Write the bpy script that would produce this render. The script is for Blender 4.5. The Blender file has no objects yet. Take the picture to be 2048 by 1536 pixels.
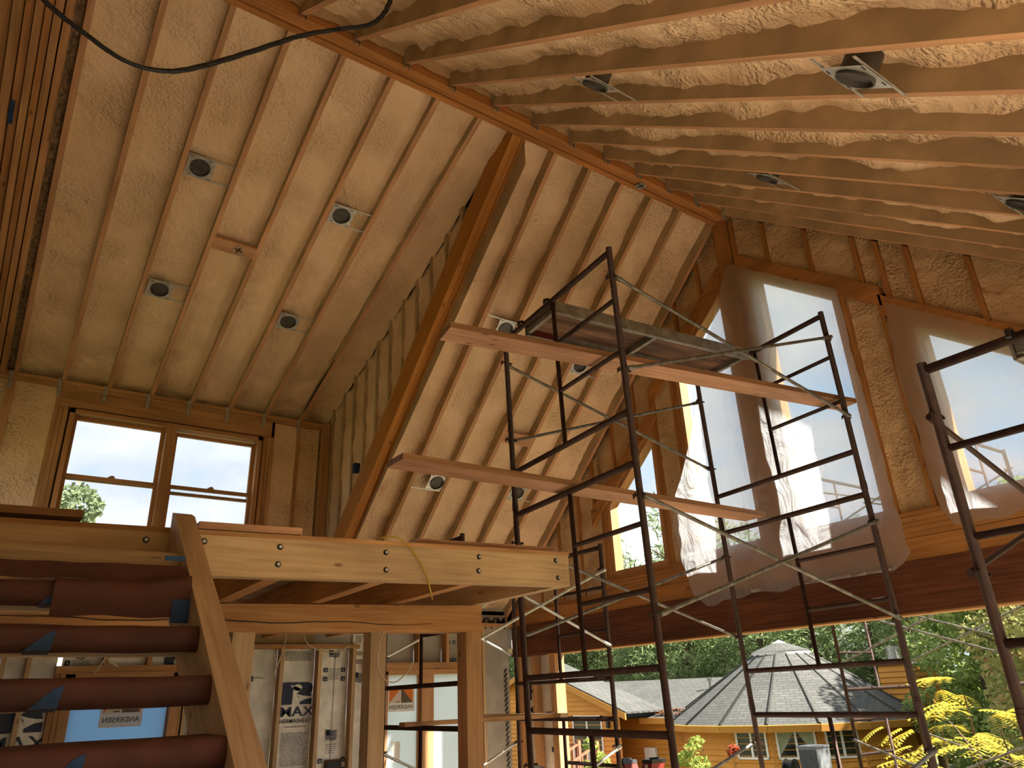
import bpy, math, random
from mathutils import Vector, Matrix, noise
random.seed(7)
# ------------------------------------------------------------------ camera, sky, sun, exposure
# Coordinates: X along the ridge towards the gable wall, Y across the house towards the dormer wall,
# Z up.  Everything is laid out relative to eye height; EYE lifts it so that the floor is z = 0.
EYE = 1.70
scene = bpy.context.scene
coll = scene.collection
YAW, PITCH, ROLL, FPX = 0.9489, 0.4047, -0.0438, 1450.92
def camera_axes():
    f = Vector((math.cos(PITCH)*math.cos(YAW), math.cos(PITCH)*math.sin(YAW), math.sin(PITCH)))
    r = Vector((math.sin(YAW), -math.cos(YAW), 0)); u = r.cross(f)
    c, s = math.cos(ROLL), math.sin(ROLL)
    return c*r + s*u, -s*r + c*u, f
cr, cu, cf = camera_axes()
cam_data = bpy.data.cameras.new('camera'); cam = bpy.data.objects.new('camera', cam_data)
coll.objects.link(cam); scene.camera = cam
cam_data.sensor_fit = 'HORIZONTAL'; cam_data.sensor_width = 36.0
cam_data.lens = FPX/2048*36.0; cam_data.clip_start = 0.02; cam_data.clip_end = 500
cam.matrix_world = Matrix(((cr.x, cu.x, -cf.x, 0), (cr.y, cu.y, -cf.y, 0), (cr.z, cu.z, -cf.z, EYE), (0, 0, 0, 1)))

world = bpy.data.worlds.new('sky'); scene.world = world; world.use_nodes = True
def build_sky():
    nt = world.node_tree; nt.nodes.clear(); N = nt.nodes.new; L = nt.links.new
    tc = N('ShaderNodeTexCoord'); mp = N('ShaderNodeMapping'); mp.inputs['Scale'].default_value = (1, 1, 2.2)
    mp.inputs['Location'].default_value = (0.35, 0.8, 0.2)
    n1 = N('ShaderNodeTexNoise'); n1.inputs['Scale'].default_value = 2.3; n1.inputs['Detail'].default_value = 7
    n1.inputs['Roughness'].default_value = 0.55
    cr_ = N('ShaderNodeValToRGB'); e = cr_.color_ramp.elements
    e[0].position = 0.33; e[0].color = (0.42, 0.66, 0.95, 1)
    e[1].position = 0.42; e[1].color = (0.66, 0.71, 0.80, 1)
    m = cr_.color_ramp.elements.new(0.58); m.color = (1.0, 0.985, 0.96, 1)
    bg = N('ShaderNodeBackground'); bg.inputs['Strength'].default_value = SKY_STRENGTH
    out = N('ShaderNodeOutputWorld')
    L(tc.outputs['Generated'], mp.inputs['Vector']); L(mp.outputs[0], n1.inputs['Vector'])
    L(n1.outputs['Fac'], cr_.inputs[0]); L(cr_.outputs[0], bg.inputs[0]); L(bg.outputs[0], out.inputs[0])
SKY_STRENGTH = 0.56
build_sky()
sun_data = bpy.data.lights.new('sun', 'SUN'); sun = bpy.data.objects.new('sun', sun_data); coll.objects.link(sun)
sun_data.energy = 10.0; sun_data.angle = math.radians(1.0); sun_data.color = (1.0, 0.93, 0.82)
SUN_FROM = Vector((0.5, -1.0, 1.05)).normalized()
sun.rotation_euler = SUN_FROM.to_track_quat('Z', 'Y').to_euler(); sun.location = SUN_FROM*40
vs = scene.view_settings
vs.view_transform = 'Standard'; vs.look = 'None'; vs.exposure = 1.3; vs.gamma = 1.0; vs.use_curve_mapping = False
cy = scene.cycles; cy.max_bounces = 7; cy.diffuse_bounces = 4; cy.glossy_bounces = 2; cy.transmission_bounces = 4; cy.transparent_max_bounces = 8
cy.caustics_reflective = False; cy.caustics_refractive = False; cy.use_adaptive_sampling = True; cy.adaptive_threshold = 0.08

# ------------------------------------------------------------------ materials
MATS = {}
def new_mat(name):
    m = bpy.data.materials.new(name); m.use_nodes = True; MATS[name] = m
    nt = m.node_tree; nt.nodes.clear()
    return m, nt, nt.nodes.new, nt.links.new
def ramp(N, pts):
    r = N('ShaderNodeValToRGB'); el = r.color_ramp.elements
    el[0].position, el[0].color = pts[0][0], (*pts[0][1], 1)
    el[1].position, el[1].color = pts[-1][0], (*pts[-1][1], 1)
    for p, c in pts[1:-1]:
        x = el.new(p); x.color = (*c, 1)
    return r
def finish(nt, N, L, bsdf):
    o = N('ShaderNodeOutputMaterial'); L(bsdf.outputs[0], o.inputs[0])
def wood(name, light, dark, knot=(0.12, 0.05, 0.02), rough=0.7, grain=22.0, knots=True, blotch=0.25):
    m, nt, N, L = new_mat(name)
    uv = N('ShaderNodeUVMap'); mp = N('ShaderNodeMapping'); mp.inputs['Scale'].default_value = (1.1, grain, 1)
    L(uv.outputs[0], mp.inputs[0])
    n = N('ShaderNodeTexNoise'); n.inputs['Scale'].default_value = 1.6; n.inputs['Detail'].default_value = 6
    n.inputs['Distortion'].default_value = 0.6
    L(mp.outputs[0], n.inputs['Vector'])
    r = ramp(N, [(0.30, dark), (0.62, light)]); L(n.outputs['Fac'], r.inputs[0])
    col = r.outputs[0]
    mp2 = N('ShaderNodeMapping'); mp2.inputs['Scale'].default_value = (0.9, 3.0, 1); L(uv.outputs[0], mp2.inputs[0])
    n2 = N('ShaderNodeTexNoise'); n2.inputs['Scale'].default_value = 1.3; n2.inputs['Detail'].default_value = 3
    L(mp2.outputs[0], n2.inputs['Vector'])
    hv = N('ShaderNodeHueSaturation'); mr = N('ShaderNodeMapRange'); mr.inputs['From Min'].default_value = 0.3
    mr.inputs['From Max'].default_value = 0.7; mr.inputs['To Min'].default_value = 1-blotch; mr.inputs['To Max'].default_value = 1+blotch
    L(n2.outputs['Fac'], mr.inputs[0]); L(mr.outputs[0], hv.inputs['Value']); L(col, hv.inputs['Color']); col = hv.outputs[0]
    if knots:
        mp3 = N('ShaderNodeMapping'); mp3.inputs["Scale"].default_value = (3.4, 8.0, 1); L(uv.outputs[0], mp3.inputs[0])
        v = N('ShaderNodeTexVoronoi'); v.inputs['Scale'].default_value = 1.0; L(mp3.outputs[0], v.inputs['Vector'])
        kr = ramp(N, [(0.045, (1, 1, 1)), (0.12, (0, 0, 0))]); L(v.outputs['Distance'], kr.inputs[0])
        mx = N('ShaderNodeMix'); mx.data_type = 'RGBA'; mx.inputs['B'].default_value = (*knot, 1)
        sc = N('ShaderNodeMath'); sc.operation = 'MULTIPLY'; sc.inputs[1].default_value = 0.75
        L(kr.outputs[0], sc.inputs[0]); L(sc.outputs[0], mx.inputs['Factor']); L(col, mx.inputs['A']); col = mx.outputs['Result']
    b = N('ShaderNodeBsdfPrincipled'); b.inputs['Roughness'].default_value = rough
    b.inputs['Specular IOR Level'].default_value = 0.25
    L(col, b.inputs['Base Color'])
    bp = N('ShaderNodeBump'); bp.inputs['Strength'].default_value = 0.12; bp.inputs['Distance'].default_value = 0.004
    L(n.outputs['Fac'], bp.inputs['Height']); L(bp.outputs[0], b.inputs['Normal'])
    finish(nt, N, L, b); return m
def plain(name, color, rough=0.6, metal=0.0, var=0.15, scale=14.0, bump=0.0, spec=0.4, coords='Object', var_color=None, lo=0.4, hi=0.65):
    m, nt, N, L = new_mat(name)
    tc = N('ShaderNodeTexCoord'); n = N('ShaderNodeTexNoise'); n.inputs['Scale'].default_value = scale
    n.inputs['Detail'].default_value = 5; L(tc.outputs[coords], n.inputs['Vector'])
    c2 = var_color if var_color else tuple(max(0, c*(1-var*2)) for c in color)
    r = ramp(N, [(lo, c2), (hi, color)]); L(n.outputs['Fac'], r.inputs[0])
    b = N('ShaderNodeBsdfPrincipled'); b.inputs['Roughness'].default_value = rough; b.inputs['Metallic'].default_value = metal
    b.inputs['Specular IOR Level'].default_value = spec
    L(r.outputs[0], b.inputs['Base Color'])
    if bump:
        bp = N('ShaderNodeBump'); bp.inputs['Strength'].default_value = bump; bp.inputs['Distance'].default_value = 0.01
        L(n.outputs['Fac'], bp.inputs['Height']); L(bp.outputs[0], b.inputs['Normal'])
    finish(nt, N, L, b); return m
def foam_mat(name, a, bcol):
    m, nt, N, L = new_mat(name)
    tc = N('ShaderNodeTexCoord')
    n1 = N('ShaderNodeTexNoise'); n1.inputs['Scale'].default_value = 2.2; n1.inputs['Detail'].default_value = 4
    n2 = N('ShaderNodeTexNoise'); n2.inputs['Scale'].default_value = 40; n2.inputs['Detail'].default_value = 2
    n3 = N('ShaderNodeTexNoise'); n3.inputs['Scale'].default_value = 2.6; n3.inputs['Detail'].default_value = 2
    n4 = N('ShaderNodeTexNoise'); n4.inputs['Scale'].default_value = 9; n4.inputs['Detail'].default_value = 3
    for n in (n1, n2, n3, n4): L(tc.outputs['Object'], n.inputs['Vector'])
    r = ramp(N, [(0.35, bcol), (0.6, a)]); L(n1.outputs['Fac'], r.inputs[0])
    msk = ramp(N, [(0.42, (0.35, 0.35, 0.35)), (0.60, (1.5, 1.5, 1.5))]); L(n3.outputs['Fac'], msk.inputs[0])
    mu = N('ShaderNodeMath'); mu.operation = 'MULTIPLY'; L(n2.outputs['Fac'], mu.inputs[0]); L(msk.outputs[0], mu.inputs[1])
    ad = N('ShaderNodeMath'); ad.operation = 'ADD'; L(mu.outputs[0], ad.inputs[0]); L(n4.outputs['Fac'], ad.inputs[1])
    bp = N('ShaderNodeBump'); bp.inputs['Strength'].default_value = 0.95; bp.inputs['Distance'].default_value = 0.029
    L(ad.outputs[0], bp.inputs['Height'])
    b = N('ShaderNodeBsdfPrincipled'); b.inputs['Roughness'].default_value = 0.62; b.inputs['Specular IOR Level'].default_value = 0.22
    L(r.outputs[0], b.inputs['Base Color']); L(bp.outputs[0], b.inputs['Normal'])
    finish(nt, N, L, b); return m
def glass_mat(name, tint=(0.96, 0.98, 0.98), gloss=0.035):
    m, nt, N, L = new_mat(name)
    t = N('ShaderNodeBsdfTransparent'); t.inputs[0].default_value = (*tint, 1)
    g = N('ShaderNodeBsdfGlossy'); g.inputs['Roughness'].default_value = 0.02
    mx = N('ShaderNodeMixShader'); mx.inputs[0].default_value = gloss
    L(t.outputs[0], mx.inputs[1]); L(g.outputs[0], mx.inputs[2]); finish(nt, N, L, mx); return m
def film_mat(name, transp, color, gloss=0.06, wrinkle=0.5, scale=3.0, diffuse=0.15):
    m, nt, N, L = new_mat(name)
    tc = N('ShaderNodeTexCoord'); mp = N('ShaderNodeMapping'); mp.inputs['Scale'].default_value = (1, 2.2, 1)
    L(tc.outputs['Object'], mp.inputs[0])
    n = N('ShaderNodeTexNoise'); n.inputs['Scale'].default_value = scale; n.inputs['Detail'].default_value = 7
    n.inputs['Distortion'].default_value = 1.5; L(mp.outputs[0], n.inputs['Vector'])
    bp = N('ShaderNodeBump'); bp.inputs['Strength'].default_value = wrinkle; bp.inputs['Distance'].default_value = 0.05
    L(n.outputs['Fac'], bp.inputs['Height'])
    t = N('ShaderNodeBsdfTransparent'); t.inputs[0].default_value = (0.95, 0.96, 0.97, 1)
    tl = N('ShaderNodeBsdfTranslucent'); tl.inputs[0].default_value = (*color, 1); L(bp.outputs[0], tl.inputs['Normal'])
    d = N('ShaderNodeBsdfDiffuse'); d.inputs[0].default_value = (*color, 1); L(bp.outputs[0], d.inputs['Normal'])
    m0 = N('ShaderNodeMixShader'); m0.inputs[0].default_value = diffuse; L(tl.outputs[0], m0.inputs[1]); L(d.outputs[0], m0.inputs[2])
    m1 = N('ShaderNodeMixShader'); m1.inputs[0].default_value = transp; L(m0.outputs[0], m1.inputs[1]); L(t.outputs[0], m1.inputs[2])
    g = N('ShaderNodeBsdfGlossy'); g.inputs['Roughness'].default_value = 0.28; L(bp.outputs[0], g.inputs['Normal'])
    m2 = N('ShaderNodeMixShader'); m2.inputs[0].default_value = gloss; L(m1.outputs[0], m2.inputs[1]); L(g.outputs[0], m2.inputs[2])
    finish(nt, N, L, m2); return m
def leaf_mat(name, c1, c2, c3=None, scale=0.9):
    m, nt, N, L = new_mat(name)
    tc = N('ShaderNodeTexCoord'); n = N('ShaderNodeTexNoise'); n.inputs['Scale'].default_value = scale; n.inputs['Detail'].default_value = 6
    n.inputs['Roughness'].default_value = 0.75
    L(tc.outputs['Object'], n.inputs['Vector'])
    pts = [(0.32, c1), (0.55, c2)] + ([(0.7, c3)] if c3 else [])
    r = ramp(N, pts); L(n.outputs['Fac'], r.inputs[0])
    d = N('ShaderNodeBsdfDiffuse'); t = N('ShaderNodeBsdfTranslucent'); L(r.outputs[0], d.inputs[0]); L(r.outputs[0], t.inputs[0])
    mx = N('ShaderNodeMixShader'); mx.inputs[0].default_value = 0.4; L(d.outputs[0], mx.inputs[1]); L(t.outputs[0], mx.inputs[2])
    finish(nt, N, L, mx); return m
def shingle_mat(name):
    m, nt, N, L = new_mat(name)
    uv = N('ShaderNodeUVMap'); br = N('ShaderNodeTexBrick'); br.inputs['Scale'].default_value = 1.0
    br.inputs['Brick Width'].default_value = 0.32; br.inputs['Row Height'].default_value = 0.14; br.inputs['Mortar Size'].default_value = 0.012
    br.inputs['Color1'].default_value = (0.060, 0.062, 0.058, 1); br.inputs['Color2'].default_value = (0.085, 0.087, 0.080, 1)
    br.inputs['Mortar'].default_value = (0.035, 0.036, 0.034, 1)
    L(uv.outputs[0], br.inputs['Vector'])
    n = N('ShaderNodeTexNoise'); n.inputs['Scale'].default_value = 0.8; n.inputs['Detail'].default_value = 5
    tc = N('ShaderNodeTexCoord'); L(tc.outputs['Object'], n.inputs['Vector'])
    mx = N('ShaderNodeMix'); mx.data_type = 'RGBA'; mx.blend_type = 'MULTIPLY'; mx.inputs['Factor'].default_value = 0.6
    rr = ramp(N, [(0.3, (0.7, 0.7, 0.7)), (0.7, (1.25, 1.25, 1.2))]); L(n.outputs['Fac'], rr.inputs[0])
    L(br.outputs['Color'], mx.inputs['A']); L(rr.outputs[0], mx.inputs['B'])
    b = N('ShaderNodeBsdfPrincipled'); b.inputs['Roughness'].default_value = 0.9; L(mx.outputs['Result'], b.inputs['Base Color'])
    bp = N('ShaderNodeBump'); bp.inputs['Strength'].default_value = 0.6; bp.inputs['Distance'].default_value = 0.02
    L(br.outputs['Fac'], bp.inputs['Height']); bp.invert = True; L(bp.outputs[0], b.inputs['Normal'])
    finish(nt, N, L, b); return m

wood('lumber', (0.52, 0.285, 0.13), (0.37, 0.185, 0.075))
wood('lumber_rafter', (0.58, 0.32, 0.17), (0.46, 0.235, 0.115), knots=False)
wood('lumber_pale', (0.58, 0.405, 0.235), (0.44, 0.29, 0.155), knot=(0.16, 0.07, 0.03), blotch=0.2)
wood('lumber_joist', (0.52, 0.27, 0.11), (0.38, 0.17, 0.06))
wood('beam_orange', (0.50, 0.215, 0.045), (0.40, 0.15, 0.03), knot=(0.14, 0.04, 0.01), blotch=0.12)
wood('beam_side', (0.46, 0.195, 0.035), (0.38, 0.15, 0.025), knot=(0.1, 0.03, 0.01), blotch=0.1)
wood('gable_orange', (0.42, 0.19, 0.055), (0.32, 0.13, 0.035))
wood('ridge_wood', (0.46, 0.20, 0.06), (0.34, 0.13, 0.035), knots=False, grain=40)
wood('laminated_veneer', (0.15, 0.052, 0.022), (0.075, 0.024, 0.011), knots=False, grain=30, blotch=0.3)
wood('plank_wood', (0.50, 0.275, 0.17), (0.36, 0.19, 0.11), knot=(0.1, 0.05, 0.04), blotch=0.3)
wood('plank_edge', (0.30, 0.15, 0.07), (0.2, 0.1, 0.05))
wood('plywood_weathered', (0.22, 0.12, 0.075), (0.06, 0.035, 0.025), knots=False, grain=9, blotch=0.5)
wood('floor_wood', (0.70, 0.59, 0.46), (0.60, 0.49, 0.37), knots=False, grain=12)
wood('window_wood', (0.50, 0.265, 0.12), (0.42, 0.21, 0.09), knots=False, rough=0.5)
wood('soffit_board', (0.55, 0.42, 0.27), (0.42, 0.30, 0.19))
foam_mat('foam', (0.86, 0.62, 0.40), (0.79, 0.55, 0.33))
foam_mat('foam_wall', (0.66, 0.455, 0.255), (0.56, 0.37, 0.195))  # same foam, darkened to put the gable wall's backlit shade into the colour
plain('overspray', (0.52, 0.365, 0.205), 0.8, var=0.14, scale=3.5, bump=0.3)
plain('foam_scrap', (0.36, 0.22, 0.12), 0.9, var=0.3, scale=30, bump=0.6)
plain('rust', (0.050, 0.024, 0.017), 0.62, 0.15, scale=24, var_color=(0.035, 0.015, 0.011), bump=0.15, spec=0.35)
plain('brace_steel', (0.24, 0.22, 0.185), 0.5, 0.55, scale=20, var=0.25)
plain('galvanised', (0.66, 0.66, 0.62), 0.42, 0.6, scale=18, var=0.12)
plain('can_inside', (0.13, 0.12, 0.11), 0.5, 0.3, scale=9, var=0.2)
plain('tie_plate', (0.50, 0.47, 0.40), 0.5, 0.2, scale=60, var=0.2)
plain('aluminium', (0.34, 0.32, 0.28), 0.5, 0.5, scale=12, var=0.18)
plain('deck_red', (0.16, 0.018, 0.016), 0.5, scale=20, var=0.2)
plain('black_rubber', (0.012, 0.012, 0.013), 0.55, scale=40, var=0.1)
plain('red_paper', (0.11, 0.036, 0.022), 0.75, scale=6, var=0.14, bump=0.25)
plain('blue_tape', (0.012, 0.05, 0.14), 0.6, scale=20, var=0.15)
plain('yellow_cable', (0.55, 0.36, 0.05), 0.5, scale=20, var=0.1)
plain('white_cable', (0.62, 0.52, 0.38), 0.5, scale=20, var=0.1)
plain('navy_ink', (0.012, 0.018, 0.06), 0.45, scale=10, var=0.1)
plain('foil', (0.84, 0.79, 0.70), 0.42, 0.2, scale=7, var=0.12, bump=0.5)
plain('grey_board', (0.46, 0.43, 0.38), 0.6, scale=4, var=0.1)
plain('sticker_brown', (0.12, 0.09, 0.06), 0.6, scale=20, var=0.08)
plain('burnt_outlet', (0.03, 0.012, 0.008), 0.7, scale=60, var_color=(0.16, 0.05, 0.025), lo=0.45, hi=0.55)
plain('siding_orange', (0.60, 0.265, 0.04), 0.7, scale=1.2, var=0.06)
plain('trim_orange', (0.50, 0.23, 0.04), 0.7, scale=1.2, var=0.05)
plain('white_trim', (0.80, 0.79, 0.76), 0.5, scale=6, var=0.03)
plain('dark_glass', (0.035, 0.045, 0.035), 0.08, scale=1.5, var=0.4, spec=0.6)
plain('curtain', (0.34, 0.38, 0.27), 0.8, scale=5, var=0.12)
plain('unit_grey', (0.19, 0.20, 0.21), 0.5, scale=8, var=0.12)
plain('unit_dark', (0.05, 0.052, 0.055), 0.6, scale=8, var=0.12)
plain('bark', (0.16, 0.11, 0.075), 0.9, scale=12, var=0.2, bump=0.5)
plain('ground', (0.16, 0.16, 0.075), 0.95, scale=0.7, var=0.25, bump=0.3)
plain('deck_wood', (0.30, 0.12, 0.065), 0.8, scale=6, var=0.15)
plain('dead_leaves', (0.42, 0.16, 0.06), 0.9, scale=8, var=0.2)
plain('red_cloth', (0.30, 0.035, 0.025), 0.7, scale=8, var=0.2)
plain('black_iron', (0.012, 0.012, 0.012), 0.4, scale=10, var=0.1)
glass_mat('glass')
film_mat('poly_film', 0.50, (0.90, 0.93, 0.97))
film_mat('blue_film', 0.10, (0.36, 0.60, 0.88), gloss=0.03, wrinkle=0.15, scale=1.2, diffuse=0.3)
film_mat('white_film', 0.12, (0.86, 0.92, 0.95), gloss=0.03, wrinkle=0.3, scale=1.6, diffuse=0.2)
leaf_mat('pine_leaf', (0.12, 0.16, 0.075), (0.25, 0.32, 0.14), (0.38, 0.44, 0.20), 0.5)
leaf_mat('green_leaf', (0.12, 0.18, 0.05), (0.30, 0.38, 0.12), (0.50, 0.52, 0.18), 0.7)
leaf_mat('autumn_leaf', (0.22, 0.26, 0.09), (0.44, 0.42, 0.17), (0.50, 0.24, 0.14), 0.9)
leaf_mat('yellow_leaf', (0.34, 0.32, 0.06), (0.56, 0.43, 0.06), (0.60, 0.38, 0.04), 1.2)
leaf_mat('shrub_leaf', (0.13, 0.19, 0.04), (0.34, 0.40, 0.10), (0.55, 0.50, 0.15), 2.0)
leaf_mat('red_leaf', (0.25, 0.07, 0.04), (0.42, 0.12, 0.06), None, 2.0)
shingle_mat('shingles')
leaf_mat('sticker_paper', (0.84, 0.80, 0.74), (0.90, 0.86, 0.80), None, 20)
leaf_mat('sticker_orange', (0.80, 0.24, 0.05), (0.90, 0.30, 0.07), None, 20)
leaf_mat('hazy_leaf', (0.10, 0.14, 0.07), (0.22, 0.27, 0.15), (0.36, 0.40, 0.25), 1.5)
M = MATS

# ------------------------------------------------------------------ mesh building
class MB:
    """Collects shapes in world coordinates; becomes one mesh object."""
    def __init__(s): s.v = []; s.f = []; s.uv = []; s.mi = []; s.smooth = []
    def face(s, idx, uvs, mi=0, sm=False):
        s.f.append(tuple(idx)); s.uv.append(uvs); s.mi.append(mi); s.smooth.append(sm)
    def quad(s, a, b, c, d, mi=0, ou=0.0, ov=0.0):
        n = len(s.v); s.v += [Vector(a), Vector(b), Vector(c), Vector(d)]
        w = (Vector(b)-Vector(a)).length; h = (Vector(d)-Vector(a)).length
        s.face((n, n+1, n+2, n+3), [(ou, ov), (ou+w, ov), (ou+w, ov+h), (ou, ov+h)], mi)
    def poly(s, pts, mi=0):
        n = len(s.v); s.v += [Vector(p) for p in pts]
        o = Vector(pts[0]); e1 = (Vector(pts[1])-o).normalized(); nn = Vector((0, 0, 0))
        for i in range(1, len(pts)-1): nn += (Vector(pts[i])-o).cross(Vector(pts[i+1])-o)
        e2 = nn.normalized().cross(e1) if nn.length else Vector((0, 0, 1))
        s.face(range(n, n+len(pts)), [((Vector(p)-o).dot(e1), (Vector(p)-o).dot(e2)) for p in pts], mi)
    def box6(s, base, top, mis=None):
        """base, top: 4 points each, same winding (ccw seen from above). mis: bottom, top, then 4 sides."""
        base = [Vector(p) for p in base]; top = [Vector(p) for p in top]
        ru = random.random()*40; rv = random.random()*40
        faces = [list(reversed(base)), top] + [[base[i], base[(i+1) % 4], top[(i+1) % 4], top[i]] for i in range(4)]
        L_ = (base[1]-base[0]).length; W_ = (base[2]-base[1]).length; H_ = (top[0]-base[0]).length
        ax = 0 if L_ >= max(W_, H_) else (1 if W_ >= H_ else 2)
        o = base[0]; d = [(base[1]-base[0]).normalized(), (base[3]-base[0]).normalized(), (top[0]-base[0]).normalized()]
        others = [k for k in range(3) if k != ax]
        for k, fc in enumerate(faces):
            n = len(s.v); s.v += fc
            uvs = [(ru+(p-o).dot(d[ax]), rv+(p-o).dot(d[others[0]])+(p-o).dot(d[others[1]])+0.37*k) for p in fc]
            s.face((n, n+1, n+2, n+3), uvs, mis[k] if mis else 0)
    def box(s, x0, x1, y0, y1, z0, z1, mis=None):
        s.box6([(x0, y0, z0), (x1, y0, z0), (x1, y1, z0), (x0, y1, z0)], [(x0, y0, z1), (x1, y0, z1), (x1, y1, z1), (x0, y1, z1)], mis)
    def bar(s, p0, p1, side, w, h, mis=None):
        """rectangular bar from p0 to p1; p0/p1 are on the bottom-face centre line; side = width direction; height goes along up = side x dir."""
        p0 = Vector(p0); p1 = Vector(p1); d = (p1-p0).normalized(); sd = Vector(side); sd = (sd-d*sd.dot(d)).normalized()
        up = d.cross(sd)
        if up.z < 0: up = -up
        if d.cross(sd).dot(up) < 0: sd = -sd
        a = sd*(w/2); H = up*h
        s.box6([p0-a, p1-a, p1+a, p0+a], [p0-a+H, p1-a+H, p1+a+H, p0+a+H], mis)
    def tube(s, pts, r, n=8, caps=True, mi=0):
        pts = [Vector(p) for p in pts]; rings = []
        for i, p in enumerate(pts):
            t = (pts[min(i+1, len(pts)-1)]-pts[max(i-1, 0)]).normalized()
            ref = Vector((0, 0, 1)) if abs(t.z) < 0.9 else Vector((1, 0, 0))
            a = t.cross(ref).normalized(); b = t.cross(a)
            if i and (a.dot(rings[-1][1]) < 0): a = -a; b = -b
            rad = r[i] if isinstance(r, (list, tuple)) else r
            k = len(s.v); s.v += [p+(a*math.cos(2*math.pi*j/n)+b*math.sin(2*math.pi*j/n))*rad for j in range(n)]
            rings.append((k, a))
        for i in range(len(rings)-1):
            k0, k1 = rings[i][0], rings[i+1][0]; ln = (pts[i+1]-pts[i]).length
            for j in range(n):
                jj = (j+1) % n
                s.face((k0+j, k1+j, k1+jj, k0+jj), [(0, j/n), (ln, j/n), (ln, (j+1)/n), (0, (j+1)/n)], mi, True)
        if caps:
            for k0 in (rings[0][0], rings[-1][0]):
                s.face([k0+j for j in range(n)], [(0, 0)]*n, mi)
    def ring(s, c, nrm, r0, r1, n=24, depth=None, mi=0, inner_mi=None):
        """flat annulus plus optional cylinder wall going along nrm by depth from r0."""
        c = Vector(c); nrm = Vector(nrm).normalized()
        a = nrm.orthogonal().normalized(); b = nrm.cross(a)
        def circ(r, off): 
            k = len(s.v); s.v += [c+nrm*off+(a*math.cos(2*math.pi*j/n)+b*math.sin(2*math.pi*j/n))*r for j in range(n)]; return k
        k0, k1 = circ(r0, 0), circ(r1, 0)
        for j in range(n): s.face((k0+j, k1+j, k1+(j+1) % n, k0+(j+1) % n), [(0, 0)]*4, mi)
        if depth:
            k2, k3 = circ(r0, 0), circ(r0, depth)
            for j in range(n): s.face((k2+j, k2+(j+1) % n, k3+(j+1) % n, k3+j), [(0, 0)]*4, mi if inner_mi is None else inner_mi, True)
            s.face([k3+j for j in range(n)], [(0, 0)]*n, mi if inner_mi is None else inner_mi)
    def grid(s, pts, nu, nv, mi=0, sm=True):
        k = len(s.v); s.v += [Vector(p) for p in pts]
        for i in range(nu-1):
            for j in range(nv-1):
                a = k+i*nv+j
                s.face((a, a+nv, a+nv+1, a+1), [(i*.1, j*.1), (i*.1+.1, j*.1), (i*.1+.1, j*.1+.1), (i*.1, j*.1+.1)], mi, sm)
    def mesh(s, name, mats, base):
        me = bpy.data.meshes.new(name)
        me.from_pydata([tuple(p-base) for p in s.v], [], s.f)
        ul = me.uv_layers.new(name='UVMap'); flat = []
        for u in s.uv:
            for a in u: flat += [a[0], a[1]]
        ul.data.foreach_set('uv', flat)
        for m_ in (mats if isinstance(mats, (list, tuple)) else [mats]): me.materials.append(M[m_])
        me.polygons.foreach_set('material_index', s.mi); me.polygons.foreach_set('use_smooth', s.smooth)
        me.update(); return me

class Thing:
    """one top-level object: an Empty at its base with parts (and sub-parts) as children"""
    def __init__(s, name, label=None, cat=None, group=None, kind=None):
        s.name, s.label, s.cat, s.group, s.kind = name, label, cat, group, kind; s.parts = []
    def part(s, name, mats, mb=None, parent=None, label=None, kind=None):
        mb = mb or MB(); rec = dict(name=name, mats=mats, mb=mb, parent=parent, label=label, kind=kind, text=None)
        s.parts.append(rec); return rec
    def text(s, name, mat, body, size, matrix, parent=None, extrude=0.0004):
        rec = dict(name=name, mats=mat, mb=None, parent=parent, label=None, kind=None, text=(body, size, matrix, extrude)); s.parts.append(rec); return rec
    def done(s, base=None):
        vs_ = [v for p in s.parts if p['mb'] for v in p['mb'].v]
        if base is None:
            xs = [v.x for v in vs_]; ys = [v.y for v in vs_]; zs = [v.z for v in vs_]
            base = Vector(((min(xs)+max(xs))/2, (min(ys)+max(ys))/2, min(zs)))
        base = Vector(base); s.base = base
        single = len(s.parts) == 1 and s.parts[0]['name'] == s.name and not s.parts[0]['text']
        if single:
            root = bpy.data.objects.new(s.name, s.parts[0]['mb'].mesh(s.name, s.parts[0]['mats'], base)); s.parts[0]['obj'] = root
        else:
            root = bpy.data.objects.new(s.name, None); root.empty_display_size = 0.1
        coll.objects.link(root); root.location = base+Vector((0, 0, EYE))
        if s.label: root['label'] = s.label
        if s.cat: root['category'] = s.cat
        if s.group: root['group'] = s.group
        if s.kind: root['kind'] = s.kind
        if not single:
            for p in s.parts:
                par = p['parent']['obj'] if p['parent'] else root
                if p['text']:
                    body, size, mtx, ex = p['text']
                    cu_ = bpy.data.curves.new(p['name'], 'FONT'); cu_.body = body; cu_.size = size; cu_.align_x = 'CENTER'; cu_.align_y = 'CENTER'
                    cu_.extrude = ex; cu_.offset = size*0.007; cu_.resolution_u = 3; cu_.materials.append(M[p['mats']])
                    o = bpy.data.objects.new(p['name'], cu_); o.matrix_local = Matrix.Translation(-base) @ mtx
                else:
                    o = bpy.data.objects.new(p['name'], p['mb'].mesh(p['name'], p['mats'], base))
                coll.objects.link(o); o.parent = par
                if p['label']: o['label'] = p['label']
                if p['kind']: o['kind'] = p['kind']
                p['obj'] = o
        s.root = root; return root
def copy_tree(o, loc, rot=None, label=None, group=None):
    def cp(src, par):
        c = src.copy(); coll.objects.link(c)
        if par: c.parent = par
        for ch in src.children: cp(ch, c)
        return c
    r = cp(o, None); r.location = Vector(loc)+Vector((0, 0, EYE))
    if rot is not None: r.rotation_euler = rot
    if label: r['label'] = label
    if group: r['group'] = group
    return r
def solo(name, mat, mb, label=None, cat=None, group=None, kind=None):
    t = Thing(name, label, cat, group, kind); t.part(name, mat, mb); return t.done()

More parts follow.
